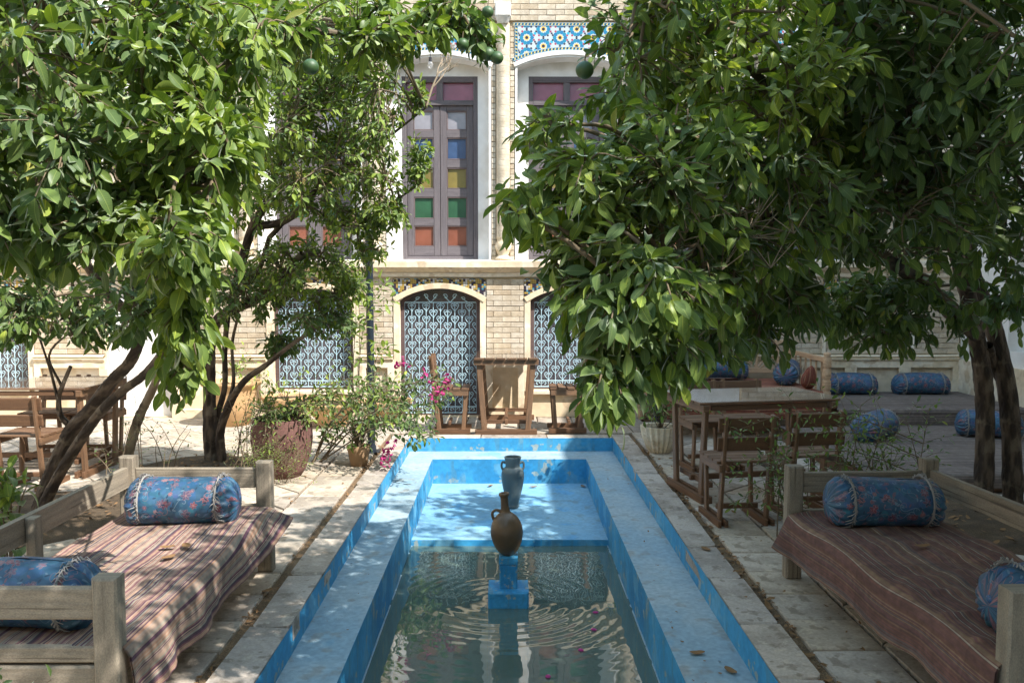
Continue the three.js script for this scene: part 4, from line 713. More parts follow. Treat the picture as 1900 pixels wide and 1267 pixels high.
// ---------------------------------------------------------------- carved seat and carpeted platforms on the right
{
  const t = thing('carved_bench', 'pale carved wooden bench bed with lattice back in the far right corner', 'bench', [2.52, 0, -9.55]), W = 1.76, D = 1.3;
  const post = (x, z, h) => { const p = [[0, 0], [0.045, 0], [0.045, 0.42]]; for (const y of [0.5, 0.62, 0.74]) if (y < h - 0.1) p.push([0.045, y], [0.03, y + 0.015], [0.045, y + 0.03]); p.push([0.045, h - 0.06], [0.028, h - 0.05], [0.04, h - 0.03], [0.036, h - 0.01], [0, h]); return obj('post', uvBox(lathe(p, 18).translate(x, 0, z), 1), M.paleWood, t); };
  post(W / 2, D / 2, 0.93); post(-W / 2, D / 2, 0.9); post(W / 2, -D / 2, 1.0); post(-W / 2, -D / 2, 1.0);
  obj('top_rail', wbox(W - 0.06, 0.06, 0.05, 0, 0.94, -D / 2), M.paleWood, t); obj('back_rail', wbox(W - 0.06, 0.06, 0.04, 0, 0.6, -D / 2), M.paleWood, t);
  for (const s of [-1, 1]) { obj('side_rail', wbox(0.045, 0.05, D - 0.06, s * W / 2, 0.84, 0), M.paleWood, t); obj('seat_frame', wbox(0.04, 0.12, D - 0.06, s * W / 2, 0.42, 0), M.paleWood, t); for (let i = 0; i < 7; i++) obj('spindle', wbox(0.02, 0.34, 0.02, s * W / 2, 0.65, -D / 2 + 0.16 + i * 0.165), M.paleWood, t); }
  for (const s of [-1, 1]) obj('seat_frame', wbox(W - 0.06, 0.12, 0.04, 0, 0.42, s * D / 2), M.paleWood, t);
  for (let i = 0; i < 7; i++) { const x = -W / 2 + 0.12 + i * 0.255; obj('lattice_bar', wbox(0.022, 0.28, 0.022, x, 0.77, -D / 2), M.paleWood, t); if (i < 6) for (const s of [-1, 1]) { obj('lattice_bar', bar(V(x + .01, 0.77 - s * 0.135, -D / 2 + s * .004), V(x + 0.245, 0.77 + s * 0.135, -D / 2 + s * .004), 0.018, 0.018), M.paleWood, t); obj('lattice_bar', bar(V(x + .06, 0.77 - s * 0.135, -D / 2 - .012), V(x + 0.25, 0.77 - s * 0.02, -D / 2 - .012), 0.016, 0.016), M.paleWood, t); } }
  obj('seat_board', wbox(W - 0.08, 0.03, D - 0.08, 0, 0.475, 0), M.paleWood, t);
  const f = (u, v) => { const z = lerp(D / 2 + 0.03, -D / 2 + 0.05, Math.max(0, (v - 0.2) / 0.8)), x = lerp(-W / 2 + 0.05, W / 2 - 0.05, u), n = fbm((x + 3) / 8, (v + 2) / 4, 30, 81, 4) - 0.5; return v < 0.2 ? [x, 0.497 - (0.2 - v) * 1.4 + .004, z + 0.01 + 0.03 * Math.sin(x * 14) * (0.2 - v) * 5] : [x, 0.5 + 0.012 * n, z]; };
  const o = obj('red_rug', cloth(f, 60, 60, 2.2, 1.6, false), M.red, scene); o.position.set(2.52, 0, -9.55); o.userData = { label: 'brick red striped rug on the carved bench bed', category: 'rug' };
  const sackP = []; for (let i = 0; i <= 20; i++) { const q = i / 20; sackP.push([0.09 * Math.sin(Math.pow(q, 0.7) * Math.PI) ** 0.6 + 0.001, q * 0.26]); }
  const sk = obj('cushion', uvBox(lathe(sackP, 24).scale(1, 1, 0.6).translate(0, 0, 0), 0.7), M.red, scene); sk.position.set(3.24, 0.515, -9.05); sk.rotation.set(0, 0.3, -0.25); sk.userData = { label: 'small orange red cushion leaning against the right front post of the carved bench', category: 'cushion' };
}
makeBolster('blue bolster lying along the lattice back of the carved bench', 0.125, 0.6, [2.56, 0.64, -9.95], 0.03, BG);
makeBolster('blue bolster end on to the viewer at the right end of the carved bench', 0.13, 0.56, [3.22, 0.64, -9.62], 1.15, BG);
makeBolster('blue bolster mostly hidden behind leaves at the left end of the carved bench', 0.125, 0.56, [1.9, 0.635, -9.75], 1.2, BG);
function platform(label, x0, x1, z0, z1, h, m, lip) {
  const t = thing('low_platform', label, 'platform', [(x0 + x1) / 2, 0, (z0 + z1) / 2]), W = x1 - x0, D = z1 - z0;
  obj('base', uvBox(cbox(W - 0.06, h - 0.01, D - 0.06, 0.01).translate(0, (h - 0.01) / 2, 0), 1), M.brown2, t);
  const f = (u, v) => { const x = lerp(-W / 2, W / 2, u), n = fbm((x + 5) / 16, (v * D + 2) / 16, 40, 91, 4) - 0.5, k = lip / (D + lip); return v < k ? [x, h + 0.004 - (k - v) / k * lip, D / 2 + 0.012 + 0.01 * Math.sin(x * 16) * (k - v) / k] : [x, h + 0.01 + 0.014 * n, lerp(D / 2 + 0.01, -D / 2, (v - k) / (1 - k))]; };
  const o = obj('carpet', cloth(f, 70, 50, W * 1.1, D * 1.1, false), m, scene); o.position.copy(t.position); o.userData = { label: label.replace('low wooden platform', 'grey brown striped carpet'), category: 'carpet' };
}
platform('low wooden platform against the far right brick wall', 3.5, 5.54, -10.26, -8.84, 0.31, M.carpet, 0.2);
platform('low wooden platform in front, behind the twin right trunks', 2.86, 5.54, -8.8, -6.55, 0.14, M.carpet, 0.1);
makeBolster('blue bolster against the brick wall, left one on the raised carpet', 0.13, 0.62, [4.14, 0.445, -10.06], 0, BG);
makeBolster('blue bolster against the brick wall, right one on the raised carpet', 0.13, 0.68, [4.98, 0.445, -10.06], 0, BG);
makeBolster('blue bolster with a dark end on the lower carpet behind the climbing plant', 0.135, 0.62, [3.56, 0.285, -8.05], 0.75, BG);
makeBolster('blue bolster on the lower carpet seen between the right trunks', 0.13, 0.6, [4.72, 0.28, -8.15], -0.35, BG);

// ---------------------------------------------------------------- poles and pots
const pole = thing('lamp_pole', 'thin dark steel pole rising behind the far left pool corner', 'pole', [-1.345, 0, -8.22]);
obj('shaft', new THREE.CylinderGeometry(0.035, 0.038, 2.15, 18).translate(0, 1.075, 0), M.pole, pole); obj('base_plate', cbox(0.16, 0.012, 0.16, 0.003).translate(0, 0.006, 0), M.pole, pole); obj('cap', new THREE.SphereGeometry(0.04, 14, 10).translate(0, 2.16, 0), M.pole, pole); obj('collar', new THREE.CylinderGeometry(0.045, 0.05, 0.05, 18).translate(0, 0.04, 0), M.pole, pole);
copyOf(pole, [1.53, 0, -8.55], 0, 'thin dark steel pole right of the far pool corner, its top hidden by leaves');
function pot(name, label, prof, m, pos, earth = true, seg = 40) {
  const t = thing(name, label, 'pot', pos), n = prof.length; const top = prof.reduce((a, b) => b[1] > a[1] ? b : a);
  const inner = prof.slice().reverse().filter(p => p[1] > top[1] * 0.55).map(p => [Math.max(0.01, p[0] - 0.022), p[1] - 0.002]);
  obj('body', uvBox(lathe([...prof, [top[0] - 0.01, top[1] + 0.004], ...inner, ...(earth ? [] : [[0.001, top[1] * 0.5]])], seg), 0.7), m, t);
  if (earth) { const r = inner.at(-1)[0]; obj('soil', uvBox(new THREE.CircleGeometry(inner[Math.floor(inner.length / 2)][0] + 0.004, 28).rotateX(-Math.PI / 2).translate(0, inner[Math.floor(inner.length / 2)][1], 0), 0.4), M.soil, t); }
  return t;
}
pot('large_pot', 'big maroon clay jar with a patterned belly, behind the left bed', [[0.001, 0], [0.16, 0], [0.2, 0.06], [0.245, 0.2], [0.262, 0.32], [0.258, 0.42], [0.245, 0.478], [0.25, 0.5]], M.maroon, [-1.95, 0, -7.2]);
pot('small_pot', 'small grey terracotta flower pot near the far left pool corner', [[0.001, 0], [0.075, 0], [0.1, 0.14], [0.104, 0.142], [0.11, 0.185]], M.terra, [-1.36, 0, -7.6]);
pot('tall_planter', 'tall tan tapered planter against the house behind the middle tree', [[0.001, 0], [0.2, 0], [0.27, 0.3], [0.3, 0.46], [0.34, 0.47], [0.345, 0.51]], M.tan, [-3.25, 0, -9.85]);
pot('bowl_planter', 'wide tan clay bowl below the left grille window', [[0.001, 0], [0.16, 0], [0.17, 0.03], [0.2, 0.1], [0.31, 0.22], [0.35, 0.25], [0.355, 0.28]], M.tan, [-2.05, 0, -9.75]);
pot('bowl_planter', 'tan clay bowl against the wall left of the pool end table', [[0.001, 0], [0.13, 0], [0.13, 0.03], [0.16, 0.1], [0.25, 0.2], [0.29, 0.24], [0.295, 0.28]], M.tan, [-1.42, 0, -9.9]);
pot('bowl_planter', 'small tan clay bowl beside the tall tan planter', [[0.001, 0], [0.14, 0], [0.16, 0.06], [0.23, 0.2], [0.27, 0.29], [0.275, 0.32]], M.tan, [-2.65, 0, -9.95]);
{ const ribs = pot('ribbed_pot', 'pale ribbed stone pot at the foot of the right pole', [[0.001, 0], [0.1, 0], [0.13, 0.05], [0.17, 0.15], [0.185, 0.22], [0.19, 0.26]], M.plaster, [1.5, 0, -8.2]); const p = ribs.children[0].geometry.attributes.position; for (let i = 0; i < p.count; i++) { const a = Math.atan2(p.getZ(i), p.getX(i)), k = 1 + 0.04 * Math.cos(a * 20); p.setX(i, p.getX(i) * k); p.setZ(i, p.getZ(i) * k); } ribs.children[0].geometry.computeVertexNormals(); }

// ---------------------------------------------------------------- trees and plants
// one leaf blade of length 1 along +x, normal +y: folded along the midrib, arched, 24 triangles
function leafGeo(wide, arch, fold, twist, n = 6) {
  const pos = [], uv = [], idx = [];
  for (let i = 0; i <= n; i++) {
    const t = i / n, w = wide * Math.pow(Math.sin(Math.PI * Math.pow(t, 0.95)), 0.72) * 0.5 + (i === 0 ? 0.012 : 0), y = -arch * t * t, a = twist * t;
    for (const s of [-1, 0, 1]) { const z = s * w, up = Math.abs(s) * w * fold + 0.012 * Math.sin(t * 14 + s * 2) * Math.abs(s); pos.push(t - arch * 0.25 * t * t, y + up * Math.cos(a) - z * Math.sin(a), z * Math.cos(a)); uv.push(t, 0.5 + s * w / wide); }
  }
  for (let i = 0; i < n; i++) for (const s of [0, 1]) { const a = i * 3 + s, b = a + 3; idx.push(a, a + 1, b, b, a + 1, b + 1); }
  const g = new THREE.BufferGeometry(); g.setAttribute('position', new THREE.Float32BufferAttribute(pos, 3)); g.setAttribute('uv', new THREE.Float32BufferAttribute(uv, 2)); g.setIndex(idx); g.computeVertexNormals(); return g;
}
const LG = [leafGeo(0.46, 0.16, 0.35, 0.3), leafGeo(0.42, 0.32, 0.22, -0.35), leafGeo(0.5, 0.08, 0.5, 0.15), leafGeo(0.4, 0.45, 0.3, 0.5), leafGeo(0.52, 0.05, 0.15, -0.7), leafGeo(0.44, -0.12, 0.6, 0.4), leafGeo(0.36, 0.6, 0.5, -0.9)];
const LGs = [leafGeo(0.36, 0.2, 0.35, 0.2, 4), leafGeo(0.32, 0.1, 0.25, -0.2, 4)];
const frame = (dir, nrm) => { const x = dir.clone().normalize(), y = nrm.clone().addScaledVector(x, -nrm.dot(x)); if (y.lengthSq() < 1e-5) y.set(0.3, 1, 0.2).addScaledVector(x, -(0.3 * x.x + x.y + 0.2 * x.z)); y.normalize(); const z = x.clone().cross(y); return new THREE.Matrix4().makeBasis(x, y, z); };
const inFrame = p => { const q = p.clone().project(camera); return q.z < 1 && Math.abs(q.x) < 1 && Math.abs(q.y) < 1; };
const tints = n => n;
// puts leaves as parts (the 300 that show largest) and the rest as one mass
function putLeaves(t, leaves, mats, geos, most = 298) {
  leaves.forEach(l => { const p = l.p; l.show = inFrame(p) ? l.s / Math.max(0.3, p.distanceTo(camera.position)) : 0; });
  leaves.sort((a, b) => b.show - a.show);
  const rest = new Map();
  leaves.forEach((l, i) => {
    const m = l.m.clone().scale(V(l.s, l.s, l.s)); m.setPosition(l.p);
    if (i < most && l.show > 0) { const o = shade(new THREE.Mesh(geos[l.g % geos.length], mats[l.c])); o.name = 'leaf'; o.applyMatrix4(m); t.add(o); return; }
    const k = (l.g % geos.length) + ':' + l.c; if (!rest.has(k)) rest.set(k, []); rest.get(k).push(m);
  });
  for (const [k, ms] of rest) { const [g, c] = k.split(':').map(Number), o = new THREE.InstancedMesh(geos[g], mats[c], ms.length); ms.forEach((m, i) => o.setMatrixAt(i, m)); o.name = 'foliage'; o.userData.kind = 'stuff'; shade(o); t.add(o); }
}
function sprig(out, base, dir, n, len, size, droop, cols, up = V(0, 1, 0)) {
  const side = dir.clone().cross(V(rr(-1, 1), rr(-1, 1), rr(-1, 1))).normalize(), oth = dir.clone().cross(side).normalize(); let a = rnd() * 7;
  for (let k = 0; k < n; k++) {
    a += 2.4 + rr(-.3, .3); const f = (k + 0.6) / n, p = base.clone().addScaledVector(dir, (f - 1) * len);
    const r = side.clone().multiplyScalar(Math.cos(a)).addScaledVector(oth, Math.sin(a));
    const d = r.multiplyScalar(lerp(0.95, 0.45, f)).addScaledVector(dir, lerp(0.25, 0.9, f)); d.y -= droop * rr(-0.2, 1.3); d.normalize();
    const nr = V(rr(-.9, .9), 0.8, rr(-.9, .9)).addScaledVector(up, 0.3);
    out.push({ p: p.addScaledVector(d, 0.012), m: frame(d, nr), s: size * (rnd() < 0.18 ? rr(0.35, 0.6) : rr(0.6, 1.22)), g: rnd() * 42 | 0, c: rnd() < 0.02 ? 4 + (rnd() * 2 | 0) : cols[rnd() * cols.length | 0] });
  }
}
// a tree: limbs given as lines of points; masses = [centre, radii, sprigs]; twigs run from the nearest limb to every sprig
function makeTree(t, limbs, masses, o) {
  const nodes = [], bark = [];
  limbs.forEach(([pts, r0, r1, name]) => {
    const rs = pts.map((_, i) => lerp(r0, r1, i / (pts.length - 1)));
    const g = limb(pts, rs, r0 > 0.03 ? 18 : 8, r0 > 0.03 ? 14 : 6, 0.12); obj(name || 'limb', g, o.bark ?? M.bark, t);
    const c = new THREE.CatmullRomCurve3(pts); for (let i = 3; i <= 24; i++) nodes.push(c.getPoint(i / 24));
  });
  const leaves = [], tw = [], fr = [], dead = [];
  masses.forEach(([c, r, n, s = {}]) => {
    const sub = []; const inside = () => { let q; do q = V(rr(-1, 1), rr(-1, 1), rr(-1, 1)); while (q.lengthSq() > 1); return q; };
    const near = p => { let b = null, d = 1e9; for (const k of nodes) { const e = k.distanceToSquared(p); if (e < d) { d = e; b = k; } } return b; };
    // branches from the nearest limb into the mass
    const nb = Math.max(2, Math.round(n / 14));
    for (let i = 0; i < nb; i++) {
      const q = inside().multiplyScalar(0.75), p = c.clone().add(V(q.x * r[0], q.y * r[1], q.z * r[2])), b = near(p), m = b.clone().lerp(p, 0.5).add(V(rr(-.06, .06), rr(0, .1), rr(-.06, .06)));
      if (b.distanceTo(p) < 2.6) { tw.push(limb([b, m, p], [0.011, 0.008, 0.005], 5, 4)); const cv = new THREE.CatmullRomCurve3([b, m, p]); for (let k = 2; k <= 6; k++) sub.push(cv.getPoint(k / 6)); }
    }
    for (let i = 0; i < n; i++) {
      const q = inside(); if (s.shell && q.length() < s.shell) { i--; continue; }
      const p = c.clone().add(V(q.x * r[0], q.y * r[1], q.z * r[2]));
      let b = null, d = 1e9; for (const k of sub.length ? sub : nodes) { const e = k.distanceToSquared(p); if (e < d) { d = e; b = k; } }
      d = Math.sqrt(d); const dir = p.clone().sub(b).normalize().add(V(rr(-.4, .4), rr(-.5, .1) - (s.hang || 0), rr(-.4, .4))).normalize();
      const L = s.leaf || o.leaf, nl = s.per || o.per;
      if (d > 0.03) tw.push(limb([b, b.clone().lerp(p, 0.5).addScaledVector(dir, -0.15 * d).add(V(0, 0.03, 0)), p], [0.0045, 0.0035, 0.0022], 4, 3));
      if (!s.bare) sprig(leaves, p, dir, Math.max(3, Math.round(nl * rr(0.7, 1.3))), L * 2.0, L, s.droop ?? o.droop, s.cols || o.cols);
      else for (let k = 0; k < 6; k++) dead.push(limb([p, p.clone().add(V(rr(-.1, .1), rr(-.02, .14), rr(-.1, .1)))], [0.0025, 0.0015], 3, 1));
    }
    for (let i = 0; i < (s.fruit || 0); i++) { const q = inside(); fr.push(c.clone().add(V(q.x * r[0], q.y * r[1] - 0.03, q.z * r[2]))); }
  });
  obj('twigs', tw, o.twig ?? M.twig, t, 'stuff');
  if (dead.length) obj('dead_twigs', dead, M.deadTwig, t, 'stuff');
  putLeaves(t, leaves, o.mats, o.geos || LG);
  for (const p of [...fr, ...(o.fruit || [])]) { const R = rr(0.028, 0.036); const f = obj('orange', new THREE.SphereGeometry(R, 18, 14).scale(1, 0.96, 1), M.fruit, t); f.position.copy(p); obj('stalk', limb([V(0, R * 0.9, 0), V(0.004, R + 0.03, 0)], [0.003, 0.002], 5, 1), M.twig, f); }
  return leaves.length;
}
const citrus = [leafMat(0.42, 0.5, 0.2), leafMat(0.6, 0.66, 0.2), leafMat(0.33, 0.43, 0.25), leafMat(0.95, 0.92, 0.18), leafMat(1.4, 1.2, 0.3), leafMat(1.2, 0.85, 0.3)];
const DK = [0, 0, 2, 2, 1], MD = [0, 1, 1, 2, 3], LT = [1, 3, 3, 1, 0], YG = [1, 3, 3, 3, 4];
const P = (a, b, d) => at(a, b, d);

// right tree: two stems, a crown that reaches over the pool
{
  const t = thing('orange_tree', 'dark orange tree with twin trunks on the right, its crown hanging over the pool', 'tree', [0, 0, 0]);
  const s1 = [V(3.40, -0.03, -5.9), P(1828, 740, 5.85), P(1812, 620, 5.7), P(1785, 500, 5.5), P(1735, 330, 5.0), P(1690, 150, 4.6)], s2 = [V(3.62, -0.03, -5.9), P(1872, 740, 5.9), P(1842, 600, 5.8), P(1805, 500, 5.75), P(1790, 330, 5.6), P(1840, 60, 5.3)];
  const limbs = [[s1, 0.068, 0.04, 'trunk'], [s2, 0.07, 0.035, 'trunk'],
    [[P(1875, 735, 5.88), P(1850, 690, 5.9), P(1835, 640, 5.7)], 0.035, 0.03],
    [[P(1812, 620, 5.7), P(1745, 560, 5.2), P(1690, 508, 4.7), P(1600, 455, 4.2), P(1480, 380, 3.7), P(1345, 330, 3.3), P(1200, 300, 3.0)], 0.055, 0.015],
    [[P(1480, 380, 3.7), P(1380, 430, 3.3), P(1270, 480, 2.9), P(1190, 560, 2.6)], 0.022, 0.008], [[P(1600, 455, 4.2), P(1500, 250, 3.8), P(1380, 120, 3.5), P(1220, 40, 3.3)], 0.03, 0.01],
    [[P(1735, 330, 5.0), P(1600, 200, 4.2), P(1500, 60, 3.6), V(1.2, 3.5, -2.8)], 0.04, 0.015], [[P(1690, 150, 4.6), V(2.6, 3.5, -3.6), V(2.3, 3.9, -2.6), V(1.9, 4.0, -1.5)], 0.04, 0.015], [[P(1840, 60, 5.3), V(3.3, 4.0, -4.6), V(3.2, 4.2, -3.4)], 0.035, 0.015],
    [[P(1745, 560, 5.2), P(1640, 560, 4.9), P(1560, 590, 4.6)], 0.02, 0.008], [[P(1785, 500, 5.5), P(1830, 400, 4.6), P(1850, 300, 3.9)], 0.03, 0.012]];
  const H = { hang: 0.5, droop: 0.9 };
  makeTree(t, limbs, [
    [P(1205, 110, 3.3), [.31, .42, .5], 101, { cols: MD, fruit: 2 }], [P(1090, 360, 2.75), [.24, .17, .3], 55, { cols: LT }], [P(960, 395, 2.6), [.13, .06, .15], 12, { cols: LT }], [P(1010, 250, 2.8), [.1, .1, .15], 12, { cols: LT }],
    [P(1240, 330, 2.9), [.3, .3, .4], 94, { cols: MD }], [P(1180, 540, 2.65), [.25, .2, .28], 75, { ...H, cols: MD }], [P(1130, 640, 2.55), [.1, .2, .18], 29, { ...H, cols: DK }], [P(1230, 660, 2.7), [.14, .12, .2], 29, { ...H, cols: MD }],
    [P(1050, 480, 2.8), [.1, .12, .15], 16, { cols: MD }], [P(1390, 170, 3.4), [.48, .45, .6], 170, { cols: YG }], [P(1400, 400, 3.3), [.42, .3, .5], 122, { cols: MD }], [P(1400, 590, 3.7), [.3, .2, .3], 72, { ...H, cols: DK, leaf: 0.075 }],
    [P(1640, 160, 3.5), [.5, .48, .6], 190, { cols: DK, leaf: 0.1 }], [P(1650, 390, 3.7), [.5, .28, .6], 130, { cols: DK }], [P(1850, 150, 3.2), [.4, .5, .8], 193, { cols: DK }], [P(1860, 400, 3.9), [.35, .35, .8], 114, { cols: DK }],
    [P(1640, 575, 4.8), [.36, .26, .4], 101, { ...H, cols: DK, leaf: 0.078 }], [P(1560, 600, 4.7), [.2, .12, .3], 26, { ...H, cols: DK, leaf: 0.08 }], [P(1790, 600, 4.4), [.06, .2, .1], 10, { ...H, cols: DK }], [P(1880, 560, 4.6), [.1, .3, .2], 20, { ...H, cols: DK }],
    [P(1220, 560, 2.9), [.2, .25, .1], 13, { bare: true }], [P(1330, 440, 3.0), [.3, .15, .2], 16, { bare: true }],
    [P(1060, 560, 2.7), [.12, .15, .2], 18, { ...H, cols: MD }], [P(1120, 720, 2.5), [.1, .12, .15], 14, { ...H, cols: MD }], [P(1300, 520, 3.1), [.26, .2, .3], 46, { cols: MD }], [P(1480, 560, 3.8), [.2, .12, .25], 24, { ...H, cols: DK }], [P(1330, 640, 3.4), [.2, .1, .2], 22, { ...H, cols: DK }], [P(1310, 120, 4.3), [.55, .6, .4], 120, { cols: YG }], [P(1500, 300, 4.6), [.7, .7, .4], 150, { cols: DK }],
    [V(2.3, 3.0, -5.8), [.6, .6, .6], 120, { cols: DK }], [V(3.6, 4.2, -2.8), [1.4, .5, 1.2], 160, { cols: DK }],  // crown masses added to shade the pool shelf and the right bed
    [V(0.8, 3.2, -2.2), [.5, .42, .6], 62, { cols: MD }], [V(1.5, 3.55, -3.0), [1.2, .6, 1.3], 244, { cols: MD }], [V(3.0, 3.9, -4.3), [1.4, .8, 1.4], 211, { cols: MD }], [V(2.6, 3.3, -3.0), [1.2, .6, 1.2], 448, { cols: DK }], [V(3.6, 3.2, -4.6), [1.2, .9, 1.0], 254, { cols: DK }], [V(3.2, 3.4, -1.6), [1.2, .7, 1.0], 316, { cols: DK }], [V(4.6, 3.6, -6.2), [0.9, .9, 1.2], 117, { cols: DK }], [V(2.3, 3.7, -1.8), [1.3, .6, 1.0], 195, { cols: MD }],  // unseen upper crown, added and thickened to cast shade and dapples
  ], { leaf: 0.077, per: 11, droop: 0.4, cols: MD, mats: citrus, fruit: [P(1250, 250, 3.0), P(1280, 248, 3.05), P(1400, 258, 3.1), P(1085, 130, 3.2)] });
}
// left tree: leaning trunks behind the left bed, broad leaves towards the viewer
{
  const t = thing('orange_tree', 'orange tree with two leaning trunks behind the left bed, broad sunlit leaves', 'tree', [0, 0, 0]);
  const limbs = [
    [[V(-3.42, -0.03, -6.05), P(84, 912, 6.0), P(108, 850, 5.9), P(134, 795, 5.8), P(162, 765, 5.7), P(208, 706, 5.5), P(240, 672, 5.3), P(264, 610, 5.0), P(270, 480, 4.5), P(255, 330, 3.9)], 0.064, 0.02, 'trunk'],
    [[V(-3.35, -0.03, -5.9), P(96, 905, 5.85), P(145, 822, 5.6), P(190, 760, 5.3), P(228, 724, 5.1), P(268, 694, 4.9), P(330, 600, 4.4), P(350, 470, 3.8), P(340, 330, 3.4)], 0.042, 0.013, 'trunk'],
    [[P(134, 795, 5.8), P(112, 772, 5.75), P(108, 740, 5.7), P(114, 718, 5.65), P(130, 680, 5.6)], 0.022, 0.012], [[P(112, 772, 5.75), P(96, 700, 5.6), P(70, 620, 5.4)], 0.012, 0.006], [[P(114, 718, 5.65), P(90, 660, 5.5), P(150, 600, 5.3)], 0.01, 0.005],
    [[P(264, 610, 5.0), P(180, 520, 4.4), P(110, 400, 3.6), P(60, 300, 3.2)], 0.03, 0.01], [[P(270, 480, 4.5), P(330, 250, 3.9), P(420, 120, 3.7), P(560, 60, 3.9), P(720, 70, 4.1), P(850, 50, 4.3)], 0.03, 0.007], [[P(255, 330, 3.9), P(160, 180, 3.4), V(-1.7, 3.4, -2.7), V(-1.2, 3.9, -2.0)], 0.03, 0.01],
    [[P(350, 470, 3.8), P(380, 380, 3.3), P(400, 300, 3.1)], 0.015, 0.006], [[P(330, 600, 4.4), P(340, 640, 3.9), P(345, 660, 3.3)], 0.014, 0.006]];
  makeTree(t, limbs, [
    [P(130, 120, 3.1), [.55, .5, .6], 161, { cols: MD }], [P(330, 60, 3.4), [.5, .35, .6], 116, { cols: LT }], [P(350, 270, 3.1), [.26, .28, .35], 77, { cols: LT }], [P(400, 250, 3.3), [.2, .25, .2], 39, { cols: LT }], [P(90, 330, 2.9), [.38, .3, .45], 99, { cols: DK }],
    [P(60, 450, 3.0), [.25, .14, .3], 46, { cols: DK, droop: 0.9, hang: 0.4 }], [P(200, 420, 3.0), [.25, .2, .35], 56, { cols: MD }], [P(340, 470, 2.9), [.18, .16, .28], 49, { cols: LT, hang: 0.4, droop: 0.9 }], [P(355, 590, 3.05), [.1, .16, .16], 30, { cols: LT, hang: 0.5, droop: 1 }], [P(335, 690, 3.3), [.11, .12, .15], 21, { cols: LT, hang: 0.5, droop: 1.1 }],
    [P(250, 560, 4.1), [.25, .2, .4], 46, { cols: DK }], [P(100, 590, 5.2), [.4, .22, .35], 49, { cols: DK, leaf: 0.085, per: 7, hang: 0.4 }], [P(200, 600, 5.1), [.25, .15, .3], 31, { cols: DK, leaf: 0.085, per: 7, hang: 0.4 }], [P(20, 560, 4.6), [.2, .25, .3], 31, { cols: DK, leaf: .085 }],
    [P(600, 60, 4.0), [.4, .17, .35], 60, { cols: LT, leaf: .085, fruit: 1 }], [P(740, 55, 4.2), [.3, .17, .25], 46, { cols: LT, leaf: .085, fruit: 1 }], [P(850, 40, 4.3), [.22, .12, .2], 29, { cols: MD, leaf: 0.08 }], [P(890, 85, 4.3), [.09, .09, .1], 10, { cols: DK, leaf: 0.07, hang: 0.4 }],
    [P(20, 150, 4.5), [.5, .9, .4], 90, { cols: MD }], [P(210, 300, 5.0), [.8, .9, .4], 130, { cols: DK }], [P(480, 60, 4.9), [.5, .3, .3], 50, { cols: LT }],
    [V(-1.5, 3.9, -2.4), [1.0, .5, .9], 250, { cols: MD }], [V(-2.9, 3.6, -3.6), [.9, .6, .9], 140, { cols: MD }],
  ], { leaf: 0.082, per: 11, droop: 0.4, cols: MD, mats: citrus, fruit: [P(576, 124, 3.3), P(905, 22, 4.2), P(866, 42, 4.25), P(858, 82, 4.2), P(838, 46, 4.3), P(905, 100, 4.25), P(922, 107, 4.2), P(873, 70, 4.35), P(40, 68, 2.9)] });
}
